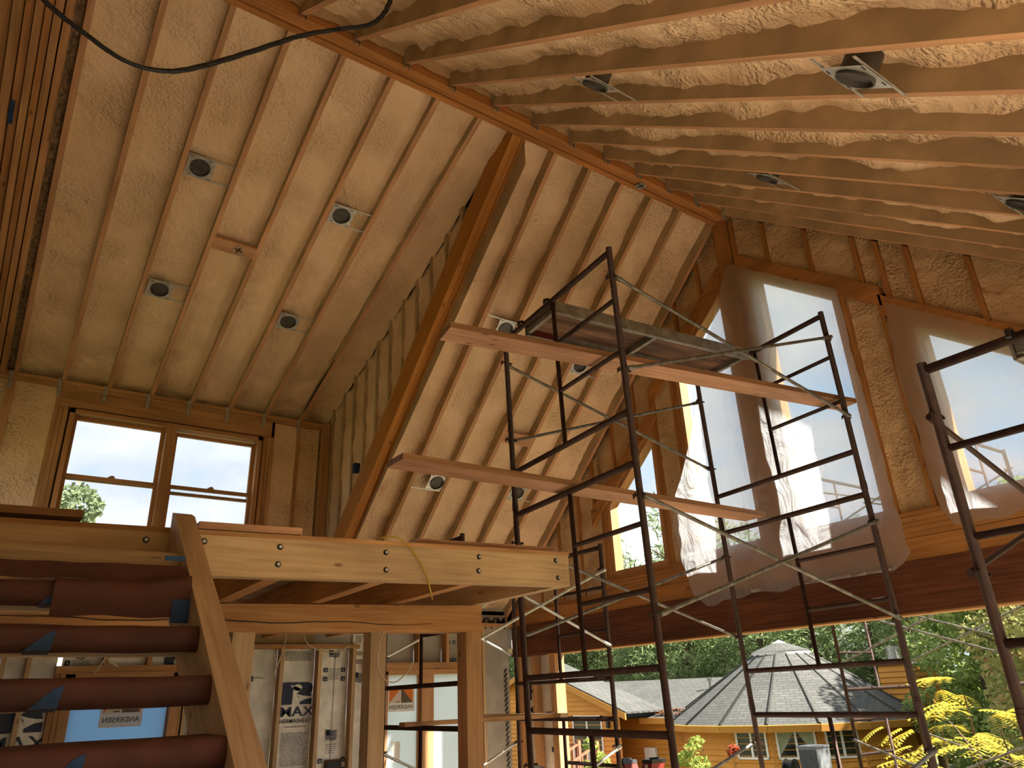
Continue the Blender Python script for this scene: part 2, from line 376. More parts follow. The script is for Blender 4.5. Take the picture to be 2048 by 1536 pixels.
# ------------------------------------------------------------------ the building's key planes
S = 0.4064                     # rafters at 16 inches
X0, X1 = 0.6243, 1.0108        # where the far and near rafters fall
XG = 5.58                      # inner face of the gable wall
YW = 8.0                       # inner face of the dormer / rear wall
FLOOR = -EYE
def shed_z(y): return 4.4925-0.3484*(y-3.965)
def main_z(y): return 4.4925-0.862*(y-3.965)
def near_z(y): return 4.503+0.803*(y-3.794)
XL = -0.72                     # left end of the room
YN = -0.55                     # wall behind the camera

# floor
mb = MB(); mb.box(XL-0.2, XG+0.2, YN-0.2, YW+0.3, FLOOR-0.2, FLOOR); solo('floor', 'floor_wood', mb, kind='structure')

# foam surface between two framing members
def foam_grid(mb, o, u, v, n, L_, W_, nu, nv, amp=0.016, lift=0.02, seed=0, ragged=0.0, top_flare=0.0):
    o, u, v, n = Vector(o), Vector(u), Vector(v), Vector(n); pts = []
    for i in range(nu):
        a = i/(nu-1)
        for j in range(nv):
            b = j/(nv-1)
            p = o+u*(a*L_)+v*(b*W_)
            q = p+Vector((seed*3.1, seed*1.7, seed*2.3))
            d = noise.noise(q*2.1)*amp*1.1+noise.noise(q*5.5)*amp*0.8
            rough = max(0.0, noise.noise(q*1.7+Vector((5, 9, 2)))+0.1)
            d += noise.noise(q*15)*amp*(0.35+1.3*rough)+noise.noise(q*27)*amp*0.55*rough
            e = min(b, 1-b)*W_
            d += lift*math.exp(-(e/0.03)**2)*(0.7+0.9*noise.noise(q*4.0))
            if ragged: d += (ragged*noise.noise(Vector((a*L_*1.3, seed*7.7, 0.3)))+ragged*0.6*noise.noise(Vector((a*L_*4.3, seed*3.1, 2.3)))+ragged*0.3*noise.noise(Vector((a*L_*11, seed*5.3, 4.3))))*math.exp(-(e/0.07)**2)
            pts.append(p+n*d)
    mb.grid(pts, nu, nv)

def slope_ceiling(label_part, xr_list, z_of, y0, y1, depth, recess, x_foams, seed, rafter_w=0.038, amp=0.016, ragged=0.0, sheath=None, nu=150):
    t = Thing('ceiling', kind='structure')
    p0 = Vector((0, y0, z_of(y0))); p1 = Vector((0, y1, z_of(y1))); u = (p1-p0).normalized()
    n = Vector((1, 0, 0)).cross(u); 
    if n.z > 0: n = -n                     # n points down into the room
    for x in xr_list:
        mb = MB(); c = Vector((x, 0, 0))
        mb.bar(p0+c, p1+c, (1, 0, 0), rafter_w, depth, mis=[0, 1, 1, 1, 1, 1])
        t.part('rafter', ['lumber_rafter', 'overspray'], mb)
    Ln = (p1-p0).length
    for i, (xa, xb) in enumerate(x_foams):
        mb = MB()
        foam_grid(mb, p0+Vector((xa, 0, 0))-n*recess, u, Vector((1, 0, 0)), n, Ln, xb-xa, nu, 15, amp=amp, seed=seed+i, ragged=ragged)
        t.part('foam_panel', 'foam', mb)
    if sheath:
        mb = MB(); a, b = sheath
        mb.box6([p0+Vector((a, 0, 0))-n*(depth+0.01), p0+Vector((b, 0, 0))-n*(depth+0.01), p1+Vector((b, 0, 0))-n*(depth+0.01), p1+Vector((a, 0, 0))-n*(depth+0.01)],
                [p0+Vector((a, 0, 0))-n*(depth+0.05), p0+Vector((b, 0, 0))-n*(depth+0.05), p1+Vector((b, 0, 0))-n*(depth+0.05), p1+Vector((a, 0, 0))-n*(depth+0.05)])
        t.part('roof_deck', 'overspray', mb)
    return t, p0, u, n

# shed dormer slope
RW = 0.042
xr = [X0+k*S-RW/2 for k in range(-2, 6)]
bays = [(xr[i]+RW/2-0.004, xr[i+1]-RW/2+0.004) for i in range(len(xr)-1)] + [(xr[-1]+RW/2-0.004, 3.0)]
shed, s_p0, s_u, s_n = slope_ceiling('shed', xr, shed_z, 3.93, 8.12, 0.235, 0.098, bays, 1, RW, amp=0.018, sheath=(XL-0.1, 3.12))
# blocking board for the round box, between two rafters
def on_shed(x, y): return Vector((x, y, shed_z(y)))
mb = MB(); c = on_shed(0, 5.915)
mb.box6([c+Vector((xr[3]+RW/2, 0, 0))+s_u*a+s_n*(-0.03) for a in (-0.065,)] + [c+Vector((xr[4]-RW/2, 0, 0))+s_u*(-0.065)+s_n*(-0.03), c+Vector((xr[4]-RW/2, 0, 0))+s_u*0.065+s_n*(-0.03), c+Vector((xr[3]+RW/2, 0, 0))+s_u*0.065+s_n*(-0.03)],
        [c+Vector((xr[3]+RW/2, 0, 0))+s_u*(-0.065)+s_n*0.0, c+Vector((xr[4]-RW/2, 0, 0))+s_u*(-0.065), c+Vector((xr[4]-RW/2, 0, 0))+s_u*0.065, c+Vector((xr[3]+RW/2, 0, 0))+s_u*0.065])
shed.part('blocking', 'lumber_rafter', mb)
# loose strip of foam-stopped gap near the corner
mb = MB(); a0 = on_shed(2.61, 6.95)+s_n*0.004; a1 = on_shed(2.605, 7.85)+s_n*0.004
mb.tube([a0, a0*0.5+a1*0.5+Vector((-0.012, 0, 0)), a1], [0.004, 0.011, 0.005], 6); shed.part('gap', 'black_rubber', mb)
shed.done()

# main slope
xm = [X0+k*S-RW/2 for k in range(7, 13)]; xm[-1] = XG-0.02
bays = [(3.10, xm[0]-RW/2+0.004)]+[(xm[i]+RW/2-0.004, xm[i+1]-RW/2+0.004) for i in range(len(xm)-1)]
main, m_p0, m_u, m_n = slope_ceiling('main', xm, main_z, 3.93, 8.2, 0.235, 0.118, bays, 21, RW, amp=0.021, sheath=(3.0, 6.05))
c = Vector((0, 6.17, main_z(6.17))); A, B_ = xm[2]+RW/2, xm[3]-RW/2
mb = MB(); mb.box6([c+Vector((A, 0, 0))-m_u*0.07-m_n*0.03, c+Vector((B_, 0, 0))-m_u*0.07-m_n*0.03, c+Vector((B_, 0, 0))+m_u*0.07-m_n*0.03, c+Vector((A, 0, 0))+m_u*0.07-m_n*0.03],
                   [c+Vector((A, 0, 0))-m_u*0.07, c+Vector((B_, 0, 0))-m_u*0.07, c+Vector((B_, 0, 0))+m_u*0.07, c+Vector((A, 0, 0))+m_u*0.07])
main.part('blocking', 'lumber_rafter', mb)
main.done()

# near slope, above the camera
xn = [X1+k*S+RW/2 for k in range(-4, 12)]
bays = [(xn[i]+RW/2-0.004, xn[i+1]-RW/2+0.004) for i in range(len(xn)-1)]+[(xn[-1]+RW/2-0.004, XG)]
near, n_p0, n_u, n_n = slope_ceiling('near', xn, near_z, 3.80, YN-0.1, 0.235, 0.112, bays, 41, RW, amp=0.022, ragged=0.05, sheath=(XL-0.1, 6.05), nu=170)
for x in xn:
    for dx in (-1, 1):
        mb = MB(); mb.box(x+dx*RW/2-0.0015, x+dx*RW/2+0.0015, 3.755, 3.782, 4.43, 4.62); near.part('joist_hanger', 'tie_plate', mb)
near.done()

# ridge beam of laminated plies
t = Thing('ridge_beam', 'long brown laminated ridge beam running along the peak of the ceiling', 'beam')
for k, (a, b, dz) in enumerate([(3.785, 3.838, 0.0), (3.843, 3.892, 0.012), (3.898, 3.95, 0.0)]):
    mb = MB(); mb.box(XL-0.05, XG, a, b, 4.470+dz, 4.83); t.part('ply', 'ridge_wood', mb)
mb = MB(); mb.box(XL-0.05, XG, 3.76, 3.97, 4.83, 4.92); t.part('cap_board', 'ridge_wood', mb)
t.done()
t = Thing('trim_2', kind='structure'); mb = MB(); mb.box(XL-0.12, XG+0.5, 3.3, 4.6, 4.93, 4.97); mb.box(XL-0.12, XL-0.08, 3.3, 4.6, 4.2, 4.95); t.part('ridge_cap', 'overspray', mb); t.done()
# ragged foam along the ridge side
t = Thing('ridge_foam', 'ragged strip of sprayed foam along the near side of the ridge beam', 'foam')
mb = MB(); pts = []
for i in range(130):
    x = 0.2+i*(XG-0.2)/129
    for j in range(4):
        b = j/3
        zz = 4.545+0.03*noise.noise(Vector((x*5, 3, 0)))+0.02*noise.noise(Vector((x*17, 7, 0)))+b*0.17
        yy = 3.783-0.006-0.02*b-0.015*noise.noise(Vector((x*9, b*3, 2)))
        pts.append((x, yy, zz))
mb.grid(pts, 130, 4); t.part('ridge_foam', 'overspray', mb); t.done()

# big sloped beam at the end of the dormer
t = Thing('valley_beam', 'thick orange three-ply sloped beam between the dormer and the steep ceiling', 'beam')
sd = Vector((1, 0, 0))
for k, (xc, w, dz) in enumerate([(2.980, 0.048, 0.0), (3.031, 0.046, 0.006), (3.080, 0.044, 0.0)]):
    mb = MB(); a = Vector((xc, 3.95, main_z(3.95)-0.035-dz*-1)); b = Vector((xc, 8.15, main_z(8.15)-0.035+dz))
    mb.bar(a, b, sd, w, 0.245, mis=[0, 0, 1, 1, 1, 1]); t.part('ply', ['beam_orange', 'beam_side'], mb)
mb = MB(); a = Vector((2.99, 4.25, main_z(4.25)+0.285)); b = Vector((2.99, 7.9, main_z(7.9)+0.285)); mb.bar(a, b, sd, 0.06, 0.03); t.part('plate', 'lumber', mb)
t.done()

# cheek wall above that beam
t = Thing('wall_cheek', kind='structure')
XCk = 2.978
def cheek_lo(y): return main_z(y)+0.29
ys = [7.86-k*0.30 for k in range(12)]
for y in ys:
    if shed_z(y)-cheek_lo(y) < 0.1: continue
    mb = MB(); mb.box(XCk, XCk+0.09, y-0.019, y+0.019, cheek_lo(y), shed_z(y)+0.12); t.part('stud', ['overspray'], mb)
for k in range(len(ys)):
    ya, yb = ys[k]+0.019, (ys[k-1]-0.019 if k else 8.0)
    if shed_z(ya)-cheek_lo(ya) < 0.05: continue
    mb = MB(); pts = []; nv = 9; nu = 26
    for i in range(nu):
        for j in range(nv):
            y = ya+(yb-ya)*j/(nv-1); lo, hi = cheek_lo(y)-0.02, shed_z(y)+0.13; z = lo+(hi-lo)*i/(nu-1)
            q = Vector((k*2.2, y*1.0, z)); e = min(j, nv-1-j)/(nv-1)*(yb-ya)
            d = 0.016*noise.noise(q*6)+0.012*noise.noise(q*14)+0.022*math.exp(-(e/0.025)**2)
            pts.append((XCk+0.045-d, y, z))
    mb.grid(pts, nu, nv); t.part('foam_panel', 'foam', mb)
mb = MB(); mb.box(XCk+0.1, XCk+0.12, 3.95, 8.1, 0.9, 4.5); 
mb = MB(); mb.poly([(XCk+0.1, 8.1, cheek_lo(8.1)-0.3), (XCk+0.1, 3.95, 4.40), (XCk+0.1, 3.95, 4.55), (XCk+0.1, 8.1, shed_z(8.1)+0.3)]); mb.v[1].z = 4.2; mb.v[2].z = 4.9; t.part('sheathing', 'overspray', mb)
mb = MB(); mb.box(2.885, 2.975, YW-0.10, YW-0.015, 0.885, 3.08); t.part('corner_post', 'lumber', mb)
t.done()
t = Thing('outlet_box', 'small blue plastic electrical box on the sprayed cheek wall stud', 'electrical box')
mb = MB(); mb.box(XCk-0.03, XCk+0.03, 7.07, 7.13, 2.26, 2.36); t.part('box', 'blue_tape', mb)
mb = MB(); mb.box(XCk-0.034, XCk-0.03, 7.078, 7.122, 2.275, 2.345); t.part('opening', 'black_rubber', mb); t.done()

# ------------------------------------------------------------------ built-up rafters and foam scraps at the left end
t = Thing('left_rafter_stack', 'stack of brown doubled rafters running down the far left edge', 'rafters')
specs = [(-0.315, 0.05, -0.02, 'lumber'), (-0.372, 0.045, -0.07, 'lumber'), (-0.424, 0.043, -0.05, 'lumber_joist'), (-0.474, 0.043, -0.11, 'lumber'),
         (-0.528, 0.048, -0.07, 'lumber_joist'), (-0.585, 0.05, -0.15, 'lumber'), (-0.65, 0.07, -0.11, 'lumber_joist')]
for (x, w, dz, m_) in specs:
    mb = MB(); mb.bar((x, 3.6, shed_z(3.6)+dz), (x, 8.05, shed_z(8.05)+dz), (1, 0, 0), w, 0.32); t.part('rafter', m_, mb)
t.done()
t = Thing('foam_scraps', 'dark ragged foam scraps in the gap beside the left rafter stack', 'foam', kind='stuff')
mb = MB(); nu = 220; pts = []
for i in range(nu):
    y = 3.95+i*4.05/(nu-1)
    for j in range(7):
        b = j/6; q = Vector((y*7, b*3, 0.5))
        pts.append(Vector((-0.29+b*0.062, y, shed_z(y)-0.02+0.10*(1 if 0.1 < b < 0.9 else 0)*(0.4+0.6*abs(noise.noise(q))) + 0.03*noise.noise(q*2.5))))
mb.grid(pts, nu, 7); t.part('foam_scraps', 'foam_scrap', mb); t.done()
t = Thing('tape_scrap', 'scrap of blue tape stuck to the left rafter stack', 'tape')
mb = MB(); zt = shed_z(5.2)-0.125; mb.box6([(-0.552, 5.10, zt+0.03), (-0.522, 5.10, zt+0.03), (-0.522, 5.28, zt-0.035), (-0.552, 5.28, zt-0.035)], [(-0.552, 5.10, zt+0.034), (-0.522, 5.10, zt+0.034), (-0.522, 5.28, zt-0.031), (-0.552, 5.28, zt-0.031)])
t.part('tape_scrap', 'blue_tape', mb); t.done()

# wall at the left end of the room (mostly outside the picture); its loft-level opening is added to let daylight in
t = Thing('wall_left', kind='structure')
mb = MB(); mb.box(XL-0.06, XL-0.02, YN-0.1, YW+0.2, FLOOR, 0.56); t.part('sheathing', 'grey_board', mb)
mb = MB(); mb.box(XL-0.06, XL-0.02, YN-0.1, 5.0, 0.78, 4.9); t.part('sheathing', 'grey_board', mb)
mb = MB(); mb.box(XL-0.06, XL-0.02, 4.3, YW+0.15, 2.3, 4.9); t.part('sheathing', 'grey_board', mb)
mb = MB(); mb.box(XL-0.08, XL+0.02, YN-0.1, YW+0.1, 0.55, 0.80); t.part('header', 'lumber', mb)
for y in (YN, 1.6, 3.5, 5.0, 6.4, 7.92):
    mb = MB(); top = near_z(y) if y < 3.79 else shed_z(y)
    mb.box(XL-0.02, XL+0.02, y-0.019, y+0.06, FLOOR, top-0.02); t.part('stud', 'lumber', mb)
t.done()

# ------------------------------------------------------------------ dormer wall
t = Thing('wall_dormer', kind='structure')
def wbox(name, mat, x0, x1, z0, z1, y0=YW, y1=YW+0.12):
    mb = MB(); mb.box(x0, x1, y0, y1, z0, z1); t.part(name, mat, mb)
wbox('top_plate', 'lumber', -0.70, 2.95, 3.050, 3.088, YW-0.012, YW+0.13)
wbox('top_plate', 'lumber', -0.70, 2.95, 3.010, 3.048, YW-0.006, YW+0.13)
wbox('header', 'lumber', 0.205, 2.335, 2.825, 3.008)
for a, b in [(-0.42, -0.375), (-0.252, -0.19), (0.165, 0.203), (0.205, 0.243), (0.246, 0.288), (2.222, 2.262), (2.266, 2.304), (2.307, 2.345), (2.60, 2.64)]:
    top = 3.008
    if 0.2 < a < 0.25 or 0.24 < a < 0.29 or 2.2 < a < 2.3: top = 2.822
    wbox('stud', 'lumber', a, b, 0.82, top)
wbox('sill', 'lumber', 0.29, 2.22, 1.26, 1.30)
for i, (a, b) in enumerate([(-0.375, -0.252), (-0.19, 0.165), (2.345, 2.60), (2.64, 2.87)]):
    mb = MB(); foam_grid(mb, (a, YW+0.028, 0.82), (0, 0, 1), (1, 0, 0), (0, -1, 0), 2.19, b-a, 90, 13, amp=0.012, lift=0.012, seed=70+i)
    t.part('foam_panel', 'foam', mb)
wbox('sheathing', 'overspray', -0.80, 0.312, 0.6, 3.1, YW+0.10, YW+0.13); wbox('blocking', 'overspray', -0.85, 3.1, 3.09, 3.6, YW+0.10, YW+0.16); wbox('sheathing', 'overspray', 2.198, 3.0, 0.6, 3.1, YW+0.10, YW+0.13)
wbox('sheathing', 'overspray', 0.30, 2.21, 0.6, 1.30, YW+0.10, YW+0.13); wbox('sheathing', 'overspray', 0.30, 2.21, 2.81, 3.1, YW+0.10, YW+0.13)
for k in range(-2, 6):
    x = X0+k*S-0.05; mb = MB()
    mb.box(x-0.017, x+0.017, YW-0.018, YW-0.014, 2.92, 3.10)
    for j in range(5): mb.box(x-0.008, x+0.008, YW-0.021, YW-0.018, 2.945+j*0.035, 2.957+j*0.035)
    t.part('tie_strap', 'tie_plate', mb)
t.done()

# twin double-hung window in the dormer
def dh_window(name, x0, x1, z0, z1, zr, drop=0.0, film=None):
    pass
t = Thing('window_1', kind='structure')
def wb(name, mat, x0, x1, y0, y1, z0, z1, parent=None):
    mb = MB(); mb.box(x0, x1, y0, y1, z0, z1); return t.part(name, mat, mb, parent)
ZB, ZT = 1.31, 2.805
wb('jamb', 'window_wood', 0.306, 0.350, YW-0.02, YW+0.14, ZB, ZT); wb('jamb', 'window_wood', 2.160, 2.204, YW-0.02, YW+0.14, ZB, ZT)
wb('head', 'window_wood', 0.306, 2.204, YW-0.02, YW+0.14, ZT-0.042, ZT); wb('sill', 'window_wood', 0.306, 2.204, YW-0.02, YW+0.14, ZB, ZB+0.05)
wb('mullion', 'window_wood', 1.205, 1.300, YW-0.025, YW+0.14, ZB, ZT)
for (xa, xb, dz) in [(0.350, 1.205, 0.0), (1.300, 2.160, 0.045)]:
    zm = 2.135
    for (za, zb, yy, nm, top, bot) in [(zm-0.02-dz, ZT-0.042-dz*0.4, YW+0.085, 'upper_sash', 0.035, 0.03), (ZB+0.05, zm+0.025, YW+0.045, 'lower_sash', 0.036, 0.06)]:
        mb = MB()
        mb.box(xa, xa+0.036, yy, yy+0.035, za, zb); mb.box(xb-0.036, xb, yy, yy+0.035, za, zb)
        mb.box(xa+0.036, xb-0.036, yy, yy+0.035, zb-top, zb); mb.box(xa+0.036, xb-0.036, yy, yy+0.035, za, za+bot)
        s_ = t.part(nm, 'window_wood', mb)
        mb = MB(); mb.box(xa+0.036, xb-0.036, yy+0.014, yy+0.018, za+bot, zb-top); t.part('pane', 'glass', mb, s_)
        if nm == 'lower_sash':
            mb = MB(); xc = (xa+xb)/2; mb.box(xc-0.03, xc+0.03, yy-0.004, yy+0.03, zb, zb+0.012); mb.box(xc-0.012, xc+0.02, yy-0.008, yy+0.02, zb+0.012, zb+0.022); t.part('sash_lock', 'window_wood', mb, s_)
t.done()

# ------------------------------------------------------------------ rear wall under the loft
t = Thing('wall_rear', kind='structure')
YF = YW+0.12
def rb(name, mat, x0, x1, z0, z1, y0=YW, y1=YF):
    mb = MB(); mb.box(x0, x1, y0, y1, z0, z1); return t.part(name, mat, mb)
rb('top_plate', 'lumber', XL, 3.5, 0.545, 0.585); rb('bottom_plate', 'lumber', XL, XG, FLOOR, FLOOR+0.04)
studs = [-0.2, 0.21, 0.40, 1.725, 1.83, 2.21, 2.64, 3.05, 3.44, 5.13]
for x in studs: rb('stud', 'lumber_pale', x-0.019, x+0.019, FLOOR+0.04, 0.545 if x < 3.6 else 0.80)
rb('stud', 'lumber', 0.615, 0.655, FLOOR+0.04, 0.34); rb('stud', 'lumber', 0.66, 0.70, FLOOR+0.04, 0.34); rb('stud', 'lumber', 1.68, 1.72, FLOOR+0.04, 0.34)
rb('header', 'lumber', 0.615, 1.75, 0.34, 0.40)
for x in (1.0, 1.37): rb('stud', 'lumber', x-0.019, x+0.019, 0.40, 0.545)
rb('header', 'lumber', 3.60, 4.98, 0.315, 0.39); 
for x in (3.75, 4.25, 4.62): rb('stud', 'lumber', x-0.019, x+0.019, 0.39, 0.78)
rb('top_plate', 'lumber', 3.5, XG, 0.80, 0.84)
rb('stud', 'lumber', 3.68, 3.80, FLOOR+0.04, 0.315); rb('stud', 'lumber', 4.96, 5.0, FLOOR+0.04, 0.315)
# sheathing boards: foil panels, one between each pair of studs, with their print
FYS = YF
def panel(x0, x1, z0, z1, mat='foil'):
    mb = MB(); nx, nz = 12, 30; pts = []
    for i in range(nz):
        for j in range(nx):
            x = x0+(x1-x0)*j/(nx-1); z = z0+(z1-z0)*i/(nz-1); q = Vector((x*3, 1, z*3))
            pts.append((x, FYS+0.006*noise.noise(q)+0.004*noise.noise(q*4), z))
    mb.grid(pts, nz, nx); return t.part('sheathing_panel', mat, mb)
def tm(x, z, mirror=False, y=None, sx=1.0):
    yy = FYS-0.012 if y is None else y
    return Matrix(((-sx if mirror else sx, 0, 0, x), (0, 0, -1 if not mirror else -1, yy), (0, 1, 0, z), (0, 0, 0, 1)))
def ink(parent, shapes, y=None, mat='navy_ink', name='print'):
    mb = MB(); yy = FYS-0.0125 if y is None else y
    for sh in shapes: mb.poly([(p[0], yy, p[1]) for p in sh])
    t.part(name, mat, mb, parent)
def rect(x0, x1, z0, z1): return [(x0, z0), (x1, z0), (x1, z1), (x0, z1)]
def r_logo(parent, x0, x1, z0, z1):
    w, h = x1-x0, z1-z0
    P = lambda a, b: (x0+a*w, z0+b*h)
    ink(parent, [[P(0, 0), P(1, 0), P(1.0, .30), P(.94, .5), P(1.0, .6), P(1.02, .75), P(.98, .9), P(.85, 1), P(0, 1)]])
    circ = [P(.50+.15*math.cos(a*math.pi/9), .76+.15*math.sin(a*math.pi/9)) for a in range(18)]
    yy = FYS-0.0145
    ink(parent, [circ, [P(.34, .0), P(.60, .0), P(.585, .22), P(.46, .46), P(.62, .70), P(.38, .84), P(.28, .88), P(.28, .80), P(.36, .76)],
                 [P(.42, .5), P(.66, .40), P(.85, .36), P(1.04, .36), P(1.04, .28), P(.80, .24), P(.64, .14), P(.585, .1), P(.56, .34)]], yy, 'foil', 'print')
def fine_lines(parent, x0, x1, z0, z1, n, rnd):
    sh = []
    for k in range(n):
        z = z1-(z1-z0)*k/n; x = x0
        while x < x1-0.02:
            l = rnd.uniform(0.02, 0.07); sh.append(rect(x, min(x+l, x1), z-0.0022, z+0.0022)); x += l+0.007
        if rnd.random() < 0.15: pass
    ink(parent, sh, name='fine_print')
def flag(parent, x0, x1, z0, z1):
    sh = []
    for k in range(7):
        z = z0+(z1-z0)*k/7; pts = [(x0+(x1-x0)*i/6, z+0.006*math.sin(i*1.3)) for i in range(7)]
        sh += [[pts[i], pts[i+1], (pts[i+1][0], pts[i+1][1]+(z1-z0)*0.08), (pts[i][0], pts[i][1]+(z1-z0)*0.08)] for i in range(6)]
    sh.append(rect(x0, x0+(x1-x0)*.38, z0+(z1-z0)*.45, z1)); ink(parent, sh, name='flag_print')
def icon(parent, x, z, s=0.022):
    ink(parent, [rect(x-s, x+s, z-s, z+s)]); ink(parent, [[(x-s*.35, z-s*.5), (x+s*.35, z-s*.5), (x, z+s*.6)]], FYS-0.0145, 'foil')
rnd = random.Random(3)
ZT_ = 0.545
edges = [XL, -0.2, 0.21, 0.40, 0.64]
p_ = panel(-0.18, 0.19, FLOOR, ZT_); fine_lines(p_, 0.0, 0.17, 0.30, 0.5, 14, rnd)
p_ = panel(0.23, 0.62, FLOOR, ZT_)
r_logo(p_, 0.26, 0.60, -0.13, 0.16); t.text('lettering', 'navy_ink', 'MAX', 0.17, tm(0.43, -0.225, sx=1.25), p_); t.text('lettering', 'navy_ink', 'THERMASHEATH', 0.062, tm(0.40, -0.335), p_)
p_ = panel(0.66, 1.72, 0.40, ZT_); flag(p_, 0.76, 0.84, 0.46, 0.53); fine_lines(p_, 0.74, 0.90, 0.40, 0.45, 4, rnd)
icon(p_, 0.70, 0.43)
ink(p_, [rect(1.52, 1.70, 0.405, 0.475)]); ink(p_, [[(1.63+.028*math.cos(a*.5), .43+.028*math.sin(a*.5)) for a in range(13)]], FYS-0.0145, 'foil')
p_ = panel(1.74, 2.20, FLOOR, ZT_)
p_ = panel(2.22, 2.62, FLOOR, ZT_); icon(p_, 2.36, 0.26, 0.026); fine_lines(p_, 2.40, 2.50, 0.25, 0.275, 2, rnd)
p_ = panel(2.66, 3.03, FLOOR, ZT_)
r_logo(p_, 2.70, 3.02, 0.00, 0.215); t.text('lettering', 'navy_ink', 'MAX', 0.135, tm(2.87, -0.072, sx=1.25), p_); t.text('lettering', 'navy_ink', 'THERMASHEATH', 0.055, tm(2.865, -0.158), p_)
t.text('lettering', 'navy_ink', 'CONTINUOUS INSULATION', 0.018, tm(2.865, -0.212), p_)
fine_lines(p_, 2.70, 3.0, 0.42, 0.52, 9, rnd); fine_lines(p_, 2.72, 3.0, -0.58, -0.27, 20, rnd)
p_ = panel(3.07, 3.42, FLOOR, ZT_)
for zz in (0.33, 0.24): icon(p_, 3.16, zz); icon(p_, 3.36, zz)
fine_lines(p_, 3.19, 3.33, 0.22, 0.34, 6, rnd); flag(p_, 3.19, 3.31, 0.46, 0.53); flag(p_, 3.20, 3.32, -0.36, -0.26); fine_lines(p_, 3.20, 3.32, -0.50, -0.40, 5, rnd)
ink(p_, [rect(3.257, 3.262, -0.6, 0.5)], name='seam_line')
for zz in (-0.55, -0.645): icon(p_, 3.15, zz); icon(p_, 3.40, zz)
p_ = panel(3.46, 3.68, FLOOR, 0.78); flag(p_, 3.50, 3.6, 0.2, 0.3)
for a, b in [(3.46, 3.73), (3.77, 4.23), (4.27, 4.60)]: panel(a, b, 0.39, 0.80, 'grey_board')
p_ = panel(4.64, 5.11, 0.39, 0.80, 'grey_board')
for zz in (0.62, 0.42):
    for xx in (4.70, 4.77): icon(p_, xx, zz, 0.02)
p_ = panel(5.0, 5.11, FLOOR, 0.39, 'grey_board'); p_ = panel(5.15, XG, FLOOR, 0.95, 'grey_board')
t.text('lettering', 'navy_ink', 'MAX', 0.20, Matrix(((-1, 0, 0, 5.33), (0, 0, -1, FYS-0.014), (0, -1, 0, 0.86), (0, 0, 0, 1))), p_)
mb = MB()
for k in range(2):
    for i in range(22):
        z = -0.9+i*0.055; mb.bar((5.50-0.0*k, FYS-0.01, z), (5.54, FYS-0.01, z+0.05), (0, 1, 0), 0.012, 0.01)
t.part('seam_tape', 'galvanised', mb)
mb = MB(); mb.box(XL-0.1, XG+0.1, YF+0.02, YF+0.04, 0.545, 1.0); mb.box(3.0, XG+.1, YF+.02, YF+.04, 0.80, 1.3); t.part('blocking_panel', 'grey_board', mb)
t.done()

def sticker(tt, x0, x1, z0, z1, y, nm='brand_sticker'):
    """orange and brown peaked-roof sticker read from behind"""
    mb = MB(); mb.box(x0, x1, y-0.002, y, z0, z1); s_ = tt.part(nm, 'sticker_paper', mb)
    w, h = x1-x0, z1-z0; zb = z0+h*0.34; zt = z1-h*0.06; xc = (x0+x1)/2
    def pl(pts, mat, off):
        m_ = MB(); m_.poly([(p[0], y-off, p[1]) for p in pts]); tt.part('print', mat, m_, s_)
    pl([(x0+w*.07, zb), (x1-w*.07, zb), (x1-w*.07, zt), (x0+w*.07, zt)], 'sticker_orange', 0.003)
    pl([(x0+w*.07, zb), (xc, zb), (xc, zt)], 'sticker_paper', 0.004); pl([(xc, zb), (x1-w*.07, zb), (xc, zt)], 'sticker_brown', 0.004)
    pl([(xc-w*.2, zb+h*.02), (xc-w*.05, zb+h*.02), (xc-w*.05, zb+h*.05), (xc-w*.2, zb+h*.05)], 'sticker_brown', 0.005)
    tt.text('lettering', 'sticker_brown', 'ANDERSEN', w*0.172, Matrix(((-1, 0, 0, xc), (0, 0, -1, y-0.004), (0, 1, 0, z0+h*0.17), (0, 0, 0, 1))), s_)
# window behind the stairs
t = Thing('window_2', kind='structure')
wb('jamb', 'window_wood', 0.702, 0.775, YW-0.01, YW+0.12, -1.05, 0.33); wb('jamb', 'window_wood', 1.60, 1.678, YW-0.01, YW+0.12, -1.05, 0.33)
wb('head', 'window_wood', 0.702, 1.678, YW-0.01, YW+0.12, 0.27, 0.339); wb('sill', 'window_wood', 0.72, 1.66, YW-0.01, YW+0.12, -1.10, -1.05)
s_ = wb('sash', 'window_wood', 0.775, 0.785, YW+0.05, YW+0.09, -1.05, 0.27); wb('sash', 'window_wood', 1.588, 1.60, YW+0.05, YW+0.09, -1.05, 0.27); wb('pane', 'blue_film', 0.785, 1.588, YW+0.068, YW+0.072, -1.05, 0.27)
wb('rail', 'window_wood', 0.785, 1.588, YW+0.05, YW+0.09, -0.56, -0.52)
sticker(t, 1.03, 1.385, -0.125, 0.23, YW+0.064); t.done()
t = Thing('window_3', kind='structure')
wb('jamb', 'window_wood', 3.80, 3.845, YW-0.01, YW+0.12, -1.2, 0.30); wb('jamb', 'window_wood', 4.91, 4.96, YW-0.01, YW+0.12, -1.2, 0.30)
wb('head', 'window_wood', 3.80, 4.96, YW-0.01, YW+0.12, 0.262, 0.3145); wb('sill', 'window_wood', 3.80, 4.96, YW-0.01, YW+0.12, -1.25, -1.2)
wb('mullion', 'window_wood', 4.275, 4.425, YW-0.01, YW+0.12, -1.2, 0.262)
for a, b in ((3.845, 4.275), (4.425, 4.91)):
    s_ = wb('sash', 'window_wood', a, a+0.03, YW+0.04, YW+0.08, -1.2, 0.262); wb('sash', 'window_wood', b-0.03, b, YW+0.04, YW+0.08, -1.2, 0.262)
    wb('pane', 'white_film', a+0.03, b-0.03, YW+0.06, YW+0.064, -1.2, 0.262)
sticker(t, 3.872, 4.215, -0.12, 0.145, YW+0.056)
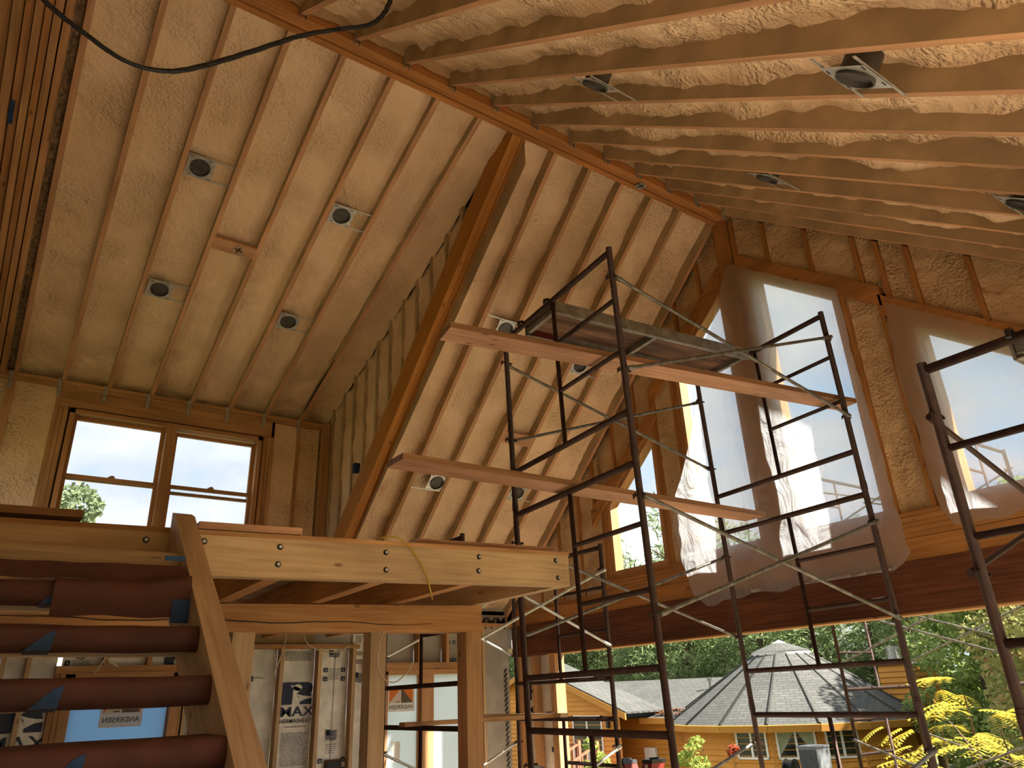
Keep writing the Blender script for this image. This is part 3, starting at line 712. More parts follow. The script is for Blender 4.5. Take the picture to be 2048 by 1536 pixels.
mb = MB(); mb.box(3.94, 4.04, YW+0.054, YW+0.056, -0.62, -0.42); t.part('energy_label', 'sticker_paper', mb); t.done()
t = Thing('outlet', 'burnt-looking dark outlet on the foil panel at the bottom centre', 'outlet')
mb = MB(); mb.box(3.20, 3.37, FYS-0.05, FYS-0.014, -0.655, -0.545); t.part('box', 'burnt_outlet', mb)
mb = MB(); mb.box(3.215, 3.355, FYS-0.054, FYS-0.05, -0.64, -0.56); t.part('face', 'black_rubber', mb); t.done()

# ------------------------------------------------------------------ gable wall
t = Thing('wall_gable', kind='structure')
RYC = 3.88
def gslope(y): return near_z(y) if y < RYC else main_z(y)
def gb(name, mat, y0, y1, z0, z1, x0=XG, x1=XG+0.14):
    mb = MB(); mb.box(x0, x1, y0, y1, z0, z1); return t.part(name, mat, mb)
def gstud(y0, y1, zlo, zhi0=None, mat='gable_orange', x0=XG):
    """stud whose top follows the roof (or zhi0)"""
    za = gslope(y0) if zhi0 is None else zhi0; zb = gslope(y1) if zhi0 is None else zhi0
    mb = MB(); mb.box6([(x0, y0, zlo), (XG+0.14, y0, zlo), (XG+0.14, y1, zlo), (x0, y1, zlo)], [(x0, y0, za), (XG+0.14, y0, za), (XG+0.14, y1, zb), (x0, y1, zb)])
    t.part('stud', mat, mb)
# post
gb('post', 'gable_orange', 3.815, 3.96, 0.80, 4.47, XG-0.045)
gb('post', 'gable_orange', 3.765, 3.805, 0.80, 4.44, XG-0.005); gb('post', 'gable_orange', 3.972, 4.01, 0.80, 4.40, XG-0.005)
# sloped headers
def gheader(y0, z0, y1, z1, h=0.19, x0=XG-0.015, mat='gable_orange'):
    mb = MB(); mb.box6([(x0, y0, z0-h), (XG+0.14, y0, z0-h), (XG+0.14, y1, z1-h), (x0, y1, z1-h)], [(x0, y0, z0), (XG+0.14, y0, z0), (XG+0.14, y1, z1), (x0, y1, z1)]); t.part('header', mat, mb)
def hl_r(y): return 4.05-0.80*(3.81-y)
def hl_l(y): return 4.05-0.82*(y-3.965)
gheader(2.50, hl_r(2.50), 3.765, hl_r(3.765)); gheader(0.9, 2.93-0.80*1.62, 2.52, 2.93)
gheader(4.01, hl_l(4.01), 5.20, hl_l(5.20)); gheader(5.12, hl_l(5.12)-0.20, 6.30, hl_l(6.30)-0.20)
def hz(y): return hl_r(y) if y < RYC else hl_l(y)
for y in (3.44, 3.03, 2.62, 4.30, 4.68, 5.06):
    gstud(y-0.02, y+0.02, hz(y)-0.03)
for y in (2.44, 2.22, 1.82, 1.42, 1.02, 5.46, 5.86, 6.26): gstud(y-0.02, y+0.02, (2.93-0.80*(2.52-y)-0.02) if y < RYC else hl_l(y)-0.22)
# jamb studs beside the windows
for a, b in [(2.80, 2.84), (2.845, 2.875), (3.645, 3.69), (3.69, 3.765), (4.01, 4.03), (4.80, 4.84), (4.845, 4.885)]: gstud(a, b, 0.82, hz((a+b)/2)-0.1, x0=XG+0.002)
for a, b in [(2.335, 2.38), (2.385, 2.43), (2.435, 2.50), (2.51, 2.55), (1.46, 1.50), (5.12, 5.16), (5.165, 5.205), (6.05, 6.10), (6.105, 6.15)]:
    yc = (a+b)/2; gstud(a, b, 0.82, (2.93-0.80*(2.52-yc)-0.1) if yc < RYC else hl_l(yc)-0.30, x0=XG+0.002)
for y in (6.55, 6.95, 7.35, 7.75): gstud(y-0.02, y+0.02, 0.82)
# horizontal sill courses above the big beam
zz = 1.145
for k in range(5): gb('sill_board', 'gable_orange', 0.2, 6.16, zz-0.038*(k+1)+0.002, zz-0.038*k, XG-0.012-0.004*(k % 2))
gb('sill_board', 'gable_orange', 0.2, 8.0, 0.795, 0.953, XG-0.014)
gb('sill_board', 'gable_orange', 6.16, 8.0, 0.955, 0.99, XG-0.006)
# foam in the bays
def gfoam(y0, y1, lo, hi, seed, rec=0.05):
    mb = MB(); nu, nv = 60, 13; pts = []
    for i in range(nu):
        for j in range(nv):
            y = y0+(y1-y0)*j/(nv-1); a, b = lo(y), hi(y)
            if b < a: b = a
            z = a+(b-a)*i/(nu-1); q = Vector((seed*2.1, y, z)); e = min(j, nv-1-j)/(nv-1)*(y1-y0)
            d = 0.012*noise.noise(q*4)+0.010*noise.noise(q*12)+0.012*noise.noise(q*23)*max(0, noise.noise(q*2)+.2)+0.02*math.exp(-(e/0.03)**2)
            pts.append((XG+rec-d, y, z))
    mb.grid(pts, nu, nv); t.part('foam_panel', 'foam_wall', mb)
gs = lambda y: gslope(y)+0.05
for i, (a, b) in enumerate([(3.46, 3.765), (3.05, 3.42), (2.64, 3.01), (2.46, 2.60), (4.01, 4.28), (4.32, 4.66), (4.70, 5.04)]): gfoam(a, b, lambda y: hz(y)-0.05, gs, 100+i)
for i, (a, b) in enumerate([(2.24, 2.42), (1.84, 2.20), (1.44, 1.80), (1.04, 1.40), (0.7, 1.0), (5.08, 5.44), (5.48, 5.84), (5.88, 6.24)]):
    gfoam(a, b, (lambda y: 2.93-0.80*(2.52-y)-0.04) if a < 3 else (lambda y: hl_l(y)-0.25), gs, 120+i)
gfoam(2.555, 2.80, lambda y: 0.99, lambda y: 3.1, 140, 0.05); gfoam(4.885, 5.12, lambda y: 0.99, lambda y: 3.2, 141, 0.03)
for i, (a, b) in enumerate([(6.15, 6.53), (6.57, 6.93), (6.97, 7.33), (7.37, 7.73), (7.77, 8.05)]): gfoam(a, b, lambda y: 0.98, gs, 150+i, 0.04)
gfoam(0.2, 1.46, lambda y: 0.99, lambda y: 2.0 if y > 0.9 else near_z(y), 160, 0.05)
mb = MB(); xs_ = XG+0.145
for (ya, yb, lo) in [(2.335, 3.77, lambda y: hl_r(y)-0.12), (0.2, 2.52, lambda y: 2.93-0.80*(2.52-y)-0.12), (3.96, 5.2, lambda y: hl_l(y)-0.12), (5.12, 6.15, lambda y: hl_l(y)-0.32), (6.06, 8.12, lambda y: 0.8), (-0.6, 1.5, lambda y: 0.8), (3.7, 4.05, lambda y: 3.6)]:
    mb.poly([(xs_, ya, lo(ya)), (xs_, yb, lo(yb)), (xs_, yb, gslope(yb)+0.25), (xs_, ya, gslope(ya)+0.25)])
for (ya, yb) in [(2.335, 2.87), (4.80, 5.205), (3.665, 4.03)]: mb.poly([(xs_, ya, 0.8), (xs_, yb, 0.8), (xs_, yb, 3.3), (xs_, ya, 3.3)])
mb.poly([(xs_, -0.6, 0.8), (xs_, 8.12, 0.8), (xs_, 8.12, 1.15), (xs_, -0.6, 1.15)])
t.part('sheathing', 'overspray', mb)
# below the beam: framing left of the opening, and right of it
gb('jamb_stud', 'lumber', 7.175, 7.235, FLOOR, 0.43); gb('jamb_stud', 'lumber', 7.24, 7.285, FLOOR, 0.43); gb('stud', 'lumber', 7.58, 7.635, FLOOR, 0.43); gb('stud', 'lumber', 7.88, 7.94, FLOOR, 0.43)
mb = MB(); mb.box(XG+0.10, XG+0.12, 7.285, 8.1, FLOOR, 0.43); bp_ = t.part('sheathing_panel', 'foil', mb)
gx = XG+0.094
def gtext(body, size, y, z): t.text('lettering', 'navy_ink', body, size, Matrix(((0, 0, -1, gx), (-1, 0, 0, y), (0, 1, 0, z), (0, 0, 0, 1))), bp_)
gtext('R', 0.28, 7.76, 0.02); gtext('MAX', 0.11, 7.74, -0.18)
mb = MB(); mb.box(gx-.001, gx+.002, 7.32, 7.37, 0.32, 0.37); mb.box(gx-.001, gx+.002, 7.40, 7.44, -0.62, -0.57)
for k in range(6): mb.box(gx-.001, gx+.002, 7.36, 7.52, -0.30+k*.018, -0.292+k*.018)
t.part('print', 'navy_ink', mb, bp_)
gb('stud', 'lumber', 0.42, 0.46, FLOOR, 0.43); mb = MB(); mb.box(XG+0.10, XG+0.12, YN, 0.44, FLOOR, 1.4); t.part('sheathing_panel', 'foil', mb)
t.done()
# laminated header beam over the opening
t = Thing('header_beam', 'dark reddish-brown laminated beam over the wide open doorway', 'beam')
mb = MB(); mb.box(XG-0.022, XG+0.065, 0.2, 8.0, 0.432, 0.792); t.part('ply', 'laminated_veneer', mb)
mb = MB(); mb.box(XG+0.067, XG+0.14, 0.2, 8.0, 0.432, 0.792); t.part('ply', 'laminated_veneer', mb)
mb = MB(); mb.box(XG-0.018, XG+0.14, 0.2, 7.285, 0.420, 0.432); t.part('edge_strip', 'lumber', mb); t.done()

# gable windows (frame + pane), sloped tops
def gable_window(name, y0, y1, z0, top0, top1, fw=0.055):
    """y0<y1; top0/top1 = head height at y0/y1"""
    global t
    t = Thing(name, kind='structure'); xa, xb = XG+0.012, XG+0.13
    def bar4(a, b, c, d, nm): 
        mb = MB(); mb.box6([(xa, *a), (xb, *a), (xb, *b), (xa, *b)], [(xa, *d), (xb, *d), (xb, *c), (xa, *c)]); t.part(nm, 'window_wood', mb)
    k = (top1-top0)/(y1-y0)
    bar4((y0, z0), (y1, z0), (y1, z0+fw), (y0, z0+fw), 'sill')
    bar4((y0, top0-fw*1.2), (y1, top1-fw*1.2), (y1, top1), (y0, top0), 'head')
    bar4((y0, z0+fw), (y0+fw, z0+fw), (y0+fw, top0+k*fw-fw*1.2), (y0, top0-fw*1.2), 'jamb')
    bar4((y1-fw, z0+fw), (y1, z0+fw), (y1, top1-fw*1.2), (y1-fw, top1-k*fw-fw*1.2), 'jamb')
    xg = XG+0.09; mb = MB()
    f = [(y0+fw, z0+fw), (y1-fw, z0+fw), (y1-fw, top1-k*fw-fw*1.2), (y0+fw, top0+k*fw-fw*1.2)]
    mb.box6([(xg, *f[0]), (xg+0.005, *f[0]), (xg+0.005, *f[1]), (xg, *f[1])], [(xg, *f[3]), (xg+0.005, *f[3]), (xg+0.005, *f[2]), (xg, *f[2])])
    t.part('pane', 'glass', mb); t.done()
gable_window('window_4', 2.87, 3.665, 1.147, hl_r(2.87)-0.19, hl_r(3.665)-0.19, 0.05)
gable_window('window_5', 4.03, 4.80, 1.147, hl_l(4.03)-0.19, hl_l(4.80)-0.19, 0.05)
gable_window('window_6', 5.205, 6.055, 1.147, hl_l(5.205)-0.39, hl_l(6.055)-0.39)
gable_window('window_7', 1.50, 2.335, 1.147, 2.93-0.8*(2.52-1.50)-0.19, 2.93-0.8*(2.52-2.335)-0.19)
# eaves board outside the gable
t = Thing('trim_1', kind='structure')
for k in range(3):
    xa = XG+0.16+k*0.12
    mb = MB(); mb.box6([(xa, 8.6, main_z(8.6)+0.02), (xa+0.115, 8.6, main_z(8.6)+0.02), (xa+0.115, RYC, main_z(RYC)+0.02), (xa, RYC, main_z(RYC)+0.02)],
                       [(xa, 8.6, main_z(8.6)+0.04), (xa+0.115, 8.6, main_z(8.6)+0.04), (xa+0.115, RYC, main_z(RYC)+0.04), (xa, RYC, main_z(RYC)+0.04)]); t.part('soffit_board', 'soffit_board', mb)
    mb = MB(); mb.box6([(xa, RYC, near_z(RYC)+0.02), (xa+0.115, RYC, near_z(RYC)+0.02), (xa+0.115, YN-.3, near_z(YN-.3)+0.02), (xa, YN-.3, near_z(YN-.3)+0.02)],
                       [(xa, RYC, near_z(RYC)+0.04), (xa+0.115, RYC, near_z(RYC)+0.04), (xa+0.115, YN-.3, near_z(YN-.3)+0.04), (xa, YN-.3, near_z(YN-.3)+0.04)]); t.part('soffit_board', 'soffit_board', mb)
t.done()

# wall behind the camera: posts and a header round wide openings, added out of view to let daylight in
t = Thing('wall_near', kind='structure')
def nb(nm, x0, x1, z0, z1): 
    mb = MB(); mb.box(x0, x1, YN-0.14, YN, z0, z1); t.part(nm, 'lumber', mb)
nb('header', XL, XG+0.1, 0.62, near_z(YN)+0.05)
for x in (XL, 1.3, 3.3, 5.45): nb('stud', x, x+0.12, FLOOR, 0.62)
t.done()

# ------------------------------------------------------------------ plastic sheets on the gable windows
def interp(tab, x):
    tab = sorted(tab)
    if x <= tab[0][0]: return tab[0][1]
    for (a, b), (c, d) in zip(tab, tab[1:]):
        if x <= c: return b+(d-b)*(x-a)/(c-a) if c > a else d
    return tab[-1][1]
LT = [(3.905, 3.871), (3.42, 4.128), (3.211, 4.301), (2.43, 4.58), (2.016, 4.789), (1.70, 4.982), (1.503, 5.016), (1.145, 4.945), (0.80, 4.851), (0.70, 4.70)]
RT = [(3.905, 3.79), (3.726, 3.596), (3.119, 2.818), (2.80, 2.80), (2.53, 2.82), (1.64, 2.78), (1.204, 2.772), (0.84, 2.736), (0.78, 2.80), (0.70, 2.95)]
def sheet(name, label, rows, cols, fn):
    mb = MB(); pts = []
    for i in range(rows):
        for j in range(cols): pts.append(fn(i/(rows-1), j/(cols-1)))
    mb.grid(pts, rows, cols); t = Thing(name, label, 'plastic sheet', 'plastic sheets over the gable windows'); t.part(name, 'poly_film', mb); t.done()
def sheet1(a, b):
    z = 0.70+(3.905-0.70)*a; yl, yr = interp(LT, z), interp(RT, z); y = yr+(yl-yr)*b
    if a == 0: z += 0.05*noise.noise(Vector((y*4, 0, 0)))+0.06*(1-b)
    q = Vector((1.3, y*2, z*2)); fold = noise.noise(Vector((0.5, y*3.2+z*0.7, z*0.5)))
    low = max(0, (1.3-z))*0.12
    rag = 0.014*noise.noise(Vector((z*6, b*9, 1))) if b in (0.0, 1.0) else 0
    return (XG-0.066-0.018*abs(fold)-0.012*noise.noise(q*1.5)-0.006*noise.noise(q*5)-low*0.35-0.02*b*max(0, 2.4-z)*0.4, y+rag, z)
sheet('plastic_sheet', 'big translucent plastic sheet over the tall pair of centre gable windows', 90, 60, sheet1)
LT2 = [(2.807, 2.464), (2.435, 2.496), (2.05, 2.512), (1.67, 2.475), (1.4, 2.49), (1.1, 2.463), (0.98, 2.40)]
def sheet2(a, b):
    yl = interp(LT2, 0.98+a*1.83); y = 1.28+(yl-1.28)*b; top = 2.83-0.80*(2.48-y); z = 0.98+(top-0.98)*a
    if a == 0: z += 0.04*noise.noise(Vector((y*5, 3, 0)))
    q = Vector((4.3, y*2, z*2)); fold = noise.noise(Vector((9.5, y*3.4-z*0.9, z*0.5)))
    return (XG-0.05-0.018*abs(fold)-0.010*noise.noise(q*1.5)-0.005*noise.noise(q*5), y+(0.014*noise.noise(Vector((z*6, b*9, 4))) if b in (0., 1.) else 0), z)
sheet('plastic_sheet', 'smaller translucent plastic sheet over the rightmost gable window', 60, 44, sheet2)

# ------------------------------------------------------------------ loft
t = Thing('loft', 'timber loft platform with a bolted pale edge beam and open joists', 'loft')
def lz(x): return 0.803+0.021*(x-0.81)
def sbar(nm, mat, xa, xb, ya, yb, za, zb, dz=0.0):
    """box whose heights follow the slight slope of the loft (za, zb relative to lz)"""
    mb = MB(); mb.box6([(xa, ya, lz(xa)+za), (xb, ya, lz(xb)+za), (xb, yb, lz(xb)+za), (xa, yb, lz(xa)+za)], [(xa, ya, lz(xa)+zb), (xb, ya, lz(xb)+zb), (xb, yb, lz(xb)+zb), (xa, yb, lz(xa)+zb)])
    return t.part(nm, mat, mb)
fb = sbar('front_beam', 'lumber_pale', -0.66, 3.178, 3.87, 3.955, -0.20, 0.0)
for (x, z) in [(0.567, 0.757), (0.832, 0.77), (1.216, 0.77), (1.213, 0.679), (1.829, 0.783), (1.832, 0.685), (2.463, 0.799), (2.457, 0.713), (3.068, 0.815), (3.08, 0.702)]:
    mb = MB(); mb.tube([(x, 3.872, z), (x, 3.8665, z)], 0.016, 12); b_ = t.part('bolt', 'black_iron', mb, fb)
    mb = MB(); mb.tube([(x, 3.867, z), (x, 3.858, z)], 0.009, 6); t.part('bolt_head', 'galvanised', mb, fb)
for x in (0.02, 0.62, 1.226, 1.837, 2.44): sbar('joist', 'lumber_joist', x-0.045, x+0.045, 3.955, 7.99, -0.195, -0.003)
sbar('joist', 'lumber_pale', 3.09, 3.178, 3.955, 7.99, -0.20, -0.003)
y = 3.872; k = 0
while y < 7.95:
    sbar('deck_board', 'lumber_pale' if k % 3 else 'lumber', -0.66, 3.19, y, min(y+0.137, 7.97), 0.0, 0.026); y += 0.14; k += 1
mb = MB(); mb.box(-0.66, 3.183, 4.98, 5.12, 0.452, 0.612); 
bm = MB(); bm.box6([(-0.66, 4.98, 0.415), (3.183, 4.98, 0.456), (3.183, 5.12, 0.456), (-0.66, 5.12, 0.415)], [(-0.66, 4.98, lz(-.66)-.205), (3.183, 4.98, lz(3.183)-.201), (3.183, 5.12, lz(3.183)-.201), (-0.66, 5.12, lz(-.66)-.205)])
b2 = t.part('cross_beam', 'lumber_joist', bm)
mb = MB(); pts = [(x/20.0, 4.9785, 0.505+0.008*math.sin(x*0.35)+0.006*noise.noise(Vector((x*.4, 0, 0)))) for x in range(-10, 56)]
mb.tube(pts, [0.0008+0.0028*max(0, math.sin((i+4)/24)) for i in range(len(pts))], 5); t.part('crack', 'black_rubber', mb, b2)
for (xa, xb) in [(1.315, 1.455), (2.262, 2.377), (3.04, 3.175)]:
    mb = MB(); mb.box(xa, xb, 4.985, 5.12, FLOOR, 0.438+0.01*xa); t.part('post', 'lumber_pale' if xa < 3 else 'lumber', mb)
t.done()
def loose(nm, label, x0, x1, y0, y1, z0, h, mat, rot=0.0):
    mb = MB(); mb.box6([(x0, y0, z0), (x1, y0+rot, z0+0.02*(x1-x0)), (x1, y1+rot, z0+0.02*(x1-x0)), (x0, y1, z0)], [(x0, y0, z0+h), (x1, y0+rot, z0+h+0.02*(x1-x0)), (x1, y1+rot, z0+h+0.02*(x1-x0)), (x0, y1, z0+h)])
    solo(nm, mat, mb, label, 'board', 'loose boards on the loft edge')
loose('loose_board', 'grey loose board on the loft edge at the far left', -0.6, 0.287, 3.875, 4.01, 0.823, 0.035, 'plank_edge', 0.0)
loose('loose_board', 'pale loose board on the loft edge just right of the stair top', 0.80, 1.33, 3.87, 3.96, 0.834, 0.036, 'plank_wood')
loose('loose_board', 'long loose board on the loft edge beside the yellow cable', 2.05, 3.10, 3.92, 4.02, 0.857, 0.036, 'plank_wood')
t = Thing('extension_lead', 'thin yellow cable drooping over the loft edge beam', 'cable')
mb = MB(); mb.tube([(1.80, 4.0, 0.856), (1.806, 3.86, 0.868), (1.86, 3.845, 0.872), (1.91, 3.845, 0.862), (1.965, 3.845, 0.825), (2.01, 3.845, 0.775), (2.055, 3.845, 0.71), (2.09, 3.845, 0.64), (2.112, 3.85, 0.57), (2.123, 3.85, 0.525)], 0.0055, 6)
t.part('extension_lead', 'yellow_cable', mb); t.done()
# thin white wires below the loft
def wire(label, pts, r=0.0045, mat='white_cable'):
    mb = MB(); P = [Vector(p) for p in pts]; out = []
    for i in range(len(P)-1):
        p0, p1, p2, p3 = P[max(i-1, 0)], P[i], P[i+1], P[min(i+2, len(P)-1)]
        for s in range(6):
            q = s/6; out.append(0.5*((2*p1)+(-p0+p2)*q+(2*p0-5*p1+4*p2-p3)*q*q+(-p0+3*p1-3*p2+p3)*q*q*q))
    out.append(P[-1]); mb.tube(out, r, 6); solo('wire', mat, mb, label, 'wire', 'thin wires hanging below the loft')
wire('thin pale wire hanging straight in front of the foil panel by the stairs', [(1.74, 5.3, 0.60), (1.745, 5.25, 0.46), (1.71, 5.2, 0.33), (1.66, 5.2, 0.18)])
wire('thin pale wire looping over the two foil panels under the loft', [(1.86, 5.3, 0.62), (1.88, 5.25, 0.42), (1.96, 5.2, 0.345), (2.10, 5.2, 0.33), (2.19, 5.2, 0.37)])
wire('thin white wire looping beside the middle loft post', [(2.33, 4.93, 0.45), (2.30, 4.93, 0.36), (2.29, 4.93, 0.24), (2.34, 4.93, 0.14), (2.43, 4.93, 0.115), (2.52, 4.93, 0.18), (2.56, 4.93, 0.24)])
wire('thin pale wire behind the stair treads at the left', [(0.55, 5.3, 0.60), (0.58, 5.2, 0.42), (0.64, 5.2, 0.31), (0.72, 5.2, 0.25)], 0.004)
wire('second pale wire behind the stair treads crossing the first', [(0.66, 5.3, 0.6), (0.665, 5.2, 0.42), (0.64, 5.2, 0.3), (0.60, 5.2, 0.22)], 0.004)

# ------------------------------------------------------------------ stairs
t = Thing('staircase', 'open timber staircase with treads wrapped in dark red paper', 'staircase')
def stz(y): return 0.723*y-1.866
SX0, SX1 = 0.667, 0.757
for (xa, xb) in ((SX0, SX1), (-0.40, -0.31)):
    mb = MB(); ytop = 3.865; dz = 0.30
    ylow = (FLOOR+1.866)/0.723
    prof = [(ylow, FLOOR), (ytop-0.08, stz(ytop-0.08)), (ytop, stz(ytop)-0.03), (ytop, stz(ytop)-dz-0.08), (ylow+dz/0.723, FLOOR)]
    n = len(prof); ru = random.random()*9
    sl = Vector((0, 1, 0.723)).normalized(); pr = Vector((0, -0.723, 1)).normalized()
    def addf(pts, off):
        k = len(mb.v); mb.v += [Vector(p) for p in pts]
        mb.face(range(k, k+len(pts)), [(ru+Vector(p).dot(sl), Vector(p).dot(pr)+Vector(p).x+off) for p in pts])
    addf([(xa, y_, z_) for y_, z_ in prof], 0); addf([(xb, y_, z_) for y_, z_ in reversed(prof)], 3)
    for i in range(n):
        a, b = prof[i], prof[(i+1) % n]; addf([(xa, *a), (xb, *a), (xb, *b), (xa, *b)][::-1], 5+i)
    t.part('stringer', 'lumber_pale', mb)
tapes = {-0: (0.135, 0.06), -1: (0.16, 0.05), -2: (0.22, 0.06)}
for k in range(2, -11, -1):
    y, z = 2.98+0.26*k, 0.283+0.18*k
    mat = 'lumber_pale' if k == 2 else 'red_paper'
    th = 0.092; rad = 0.034; mb = MB(); prof = []
    for i in range(6): a = math.pi/2+math.pi/2*i/5; prof.append((y+rad+rad*math.cos(a), z-rad+rad*math.sin(a)))
    for i in range(6): a = math.pi+math.pi/2*i/5; prof.append((y+rad+rad*math.cos(a), z-th+rad+rad*math.sin(a)))
    prof += [(y+0.27, z-th), (y+0.27, z)]
    nx = 14; xs = [-0.31+(SX0+0.31)*i/(nx-1) for i in range(nx)]; npf = len(prof); base_i = len(mb.v)
    for i, x in enumerate(xs):
        for j, (py, pz) in enumerate(prof):
            wv = 0.004*noise.noise(Vector((x*5, k*3, j*0.4))) if mat == 'red_paper' else 0
            mb.v.append(Vector((x, py-wv, pz+wv)))
    for i in range(nx-1):
        for j in range(npf):
            a = base_i+i*npf+j; b = base_i+i*npf+(j+1) % npf
            mb.face((a, b, b+npf, a+npf), [(xs[i], j*.03), (xs[i], j*.03+.03), (xs[i+1], j*.03+.03), (xs[i+1], j*.03)], 1 if j in (11, 12) else 0, j < 11)
    mb.face([base_i+j for j in range(npf)][::-1], [(0, 0)]*npf); mb.face([base_i+(nx-1)*npf+j for j in range(npf)], [(0, 0)]*npf)
    tr = t.part('tread', [mat, 'lumber_pale'], mb)
    if k <= 1:
        xc = [0.20, 0.17, 0.20, 0.26, 0.3][min(4, abs(k-1))]; m2 = MB(); w = 0.075
        m2.poly([(xc-w*.6, y-0.0045, z-0.085), (xc+w*.4, y-0.0045, z-0.085), (xc+w*.5, y-0.0045, z-0.022), (xc+w*.2, y-0.0045, z-0.03)])
        m2.poly([(xc-w*.6, y-0.0045, z-0.085), (xc-w*.6, y+0.06, z-th-0.003), (xc+w*.4, y+0.06, z-th-0.003), (xc+w*.4, y-0.0045, z-0.085)])
        t.part('tape', 'blue_tape', m2, tr)
    if k == 1:      # crumpled paper flap hanging over this tread
        m2 = MB(); pts = []
        for i in range(8):
            for j in range(22):
                x = 0.19+(SX0-0.002-0.19)*j/21; a = i/7
                yy = y+0.10-0.125*min(1, a*2.0); zz2 = z+0.006 if a < 0.5 else z+0.006-0.135*(a-0.5)*2
                rise = 0.055*max(0, (x-0.45)/0.22)*(1-a) if a < 0.6 else 0
                pts.append((x, yy-0.008*abs(noise.noise(Vector((x*9, a*4, 1)))), zz2+rise+0.010*noise.noise(Vector((x*7, a*3, 5)))))
        m2.grid(pts, 8, 22); t.part('paper_flap', 'red_paper', m2, tr)
        m2 = MB(); pts = []
        for i in range(6):
            for j in range(26):
                x = -0.30+0.96*j/25; a = i/5
                pts.append((x, y+0.07-0.05*a, z+0.085-0.075*a-0.05*max(0, 0.45-x)*(1-a)*0.3+0.012*noise.noise(Vector((x*6, a*3, 8)))))
        m2.grid(pts, 6, 26); t.part('paper_flap', 'red_paper', m2, tr)
        m2 = MB(); m2.box(0.60, 0.668, y-0.035, y-0.033, z-0.15, z-0.06); t.part('tape', 'blue_tape', m2, tr)
        m2 = MB(); m2.box(0.56, 0.64, y+0.03, y+0.032, z+0.10, z+0.12); t.part('tape', 'blue_tape', m2, tr)
    if k == 2:
        m2 = MB(); m2.tube([(0.566, y+0.0, z+0.10), (0.566, y+0.3, z+0.10)], 0.004, 6)
t.done()

# ------------------------------------------------------------------ recessed lights and boxes in the ceilings
def frame_of(zf, y):
    u = Vector((0, 1, zf(y+0.5)-zf(y-0.5))).normalized(); n = Vector((1, 0, 0)).cross(u)
    if n.z > 0: n = -n
    return u, n
def can_light(label, x, y, zf, xa, xb, depth, group, drop=0.0, tilt_side=1):
    u, n = frame_of(zf, y); X = Vector((1, 0, 0)); c = Vector((x, y, zf(y)))-n*0.012+n*drop
    t = Thing('recessed_light', label, 'ceiling light', group)
    mb = MB(); r = 0.078; h = 0.105
    # plate with a round hole: fan from circle to square
    N_ = 32; k = len(mb.v); 
    for j in range(N_):
        a = 2*math.pi*j/N_; ca, sa = math.cos(a), math.sin(a); m_ = h/max(abs(ca), abs(sa))
        mb.v += [c+(X*ca+u*sa)*r, c+X*(ca*m_)+u*(sa*m_)]
    for j in range(N_):
        a, b = k+2*j, k+2*((j+1) % N_); mb.face((a, a+1, b+1, b), [(0, 0)]*4)
    for sx_ in (-1, 1):
        for q in range(3):
            for w_ in (-1, 1):
                p = c+X*(sx_*0.072+0.01*q*w_)+u*(w_*0.088); mb.box6([p-X*.004-u*.003+n*.001, p+X*.004-u*.003+n*.001, p+X*.004+u*.003+n*.001, p-X*.004+u*.003+n*.001], [p-X*.004-u*.003+n*.002, p+X*.004-u*.003+n*.002, p+X*.004+u*.003+n*.002, p-X*.004+u*.003+n*.002], [1]*6)
    pl = t.part('mounting_plate', ['galvanised', 'black_rubber'], mb)
    mb = MB(); mb.ring(c+n*0.012, -n, r-0.006, r, 28, depth=depth+0.012); 
    mb.ring(c+n*0.012, -n, r, r+0.001, 28, depth=0.02)
    hs = t.part('housing', 'can_inside', mb)
    mb = MB(); cc = c-n*(depth-0.006); mb.ring(cc, -n, 0.018, 0.03, 16); t.part('socket', 'black_rubber', mb, hs)
    mb = MB(); 
    for j in range(14):
        a = math.pi*0.15+j*math.pi*0.7/14; a2 = a+math.pi*0.7/14; rr = r-0.009
        for w_ in (0,):
            p1 = c+(X*math.cos(a)+u*math.sin(a))*rr-n*0.03; p2 = c+(X*math.cos(a2)+u*math.sin(a2))*rr-n*0.03; mb.quad(p1, p2, p2-n*0.006, p1-n*0.006)
    t.part('clip', 'black_rubber', mb, hs)
    for s_ in (-1, 1):
        mb = MB(); mb.bar(Vector((xa, 0, 0))+Vector((0, c.y, c.z))+u*(s_*0.098)-n*0.004, Vector((xb, 0, 0))+Vector((0, c.y, c.z))+u*(s_*0.098)-n*0.004, u, 0.012, 0.005); t.part('hanger_bar', 'galvanised', mb)
        for xe in (xa+0.004, xb-0.004):
            pass
    t.done()
def round_box(label, c, n, X, u):
    t = Thing('junction_box', label, 'junction box', 'round ceiling boxes'); mb = MB(); c = Vector(c)
    mb.ring(c+n*0.006, -n, 0.040, 0.047, 20, depth=0.02); bx_ = t.part('box', ['galvanised'], mb)
    mb = MB()
    for a in (0.3, 1.9): d = X*math.cos(a)+u*math.sin(a); e = n.cross(d); p = c+n*0.003; mb.quad(p-d*0.036-e*0.006, p+d*0.036-e*0.006, p+d*0.036+e*0.006, p-d*0.036+e*0.006)
    t.part('bracket', 'black_rubber', mb, bx_); t.done()
def bay(xs_, x):
    lo = max([a for a in xs_ if a < x]); hi = min([a for a in xs_ if a > x]); return lo+RW/2, hi-RW/2
gA = 'recessed lights in the low dormer ceiling'; gB = 'recessed lights in the steep ceiling'; gC = 'recessed lights in the ceiling overhead'
can_light('recessed light high on the dormer ceiling, left of the pair nearest the ridge', 0.736, 5.255, shed_z, *bay(xr, 0.736), 0.05, gA)
can_light('recessed light high on the dormer ceiling, right of the pair nearest the ridge', 1.957, 5.262, shed_z, *bay(xr, 1.957), 0.05, gA)
can_light('recessed light low on the dormer ceiling, above the left window sash', 0.746, 6.587, shed_z, *bay(xr, 0.746), 0.05, gA)
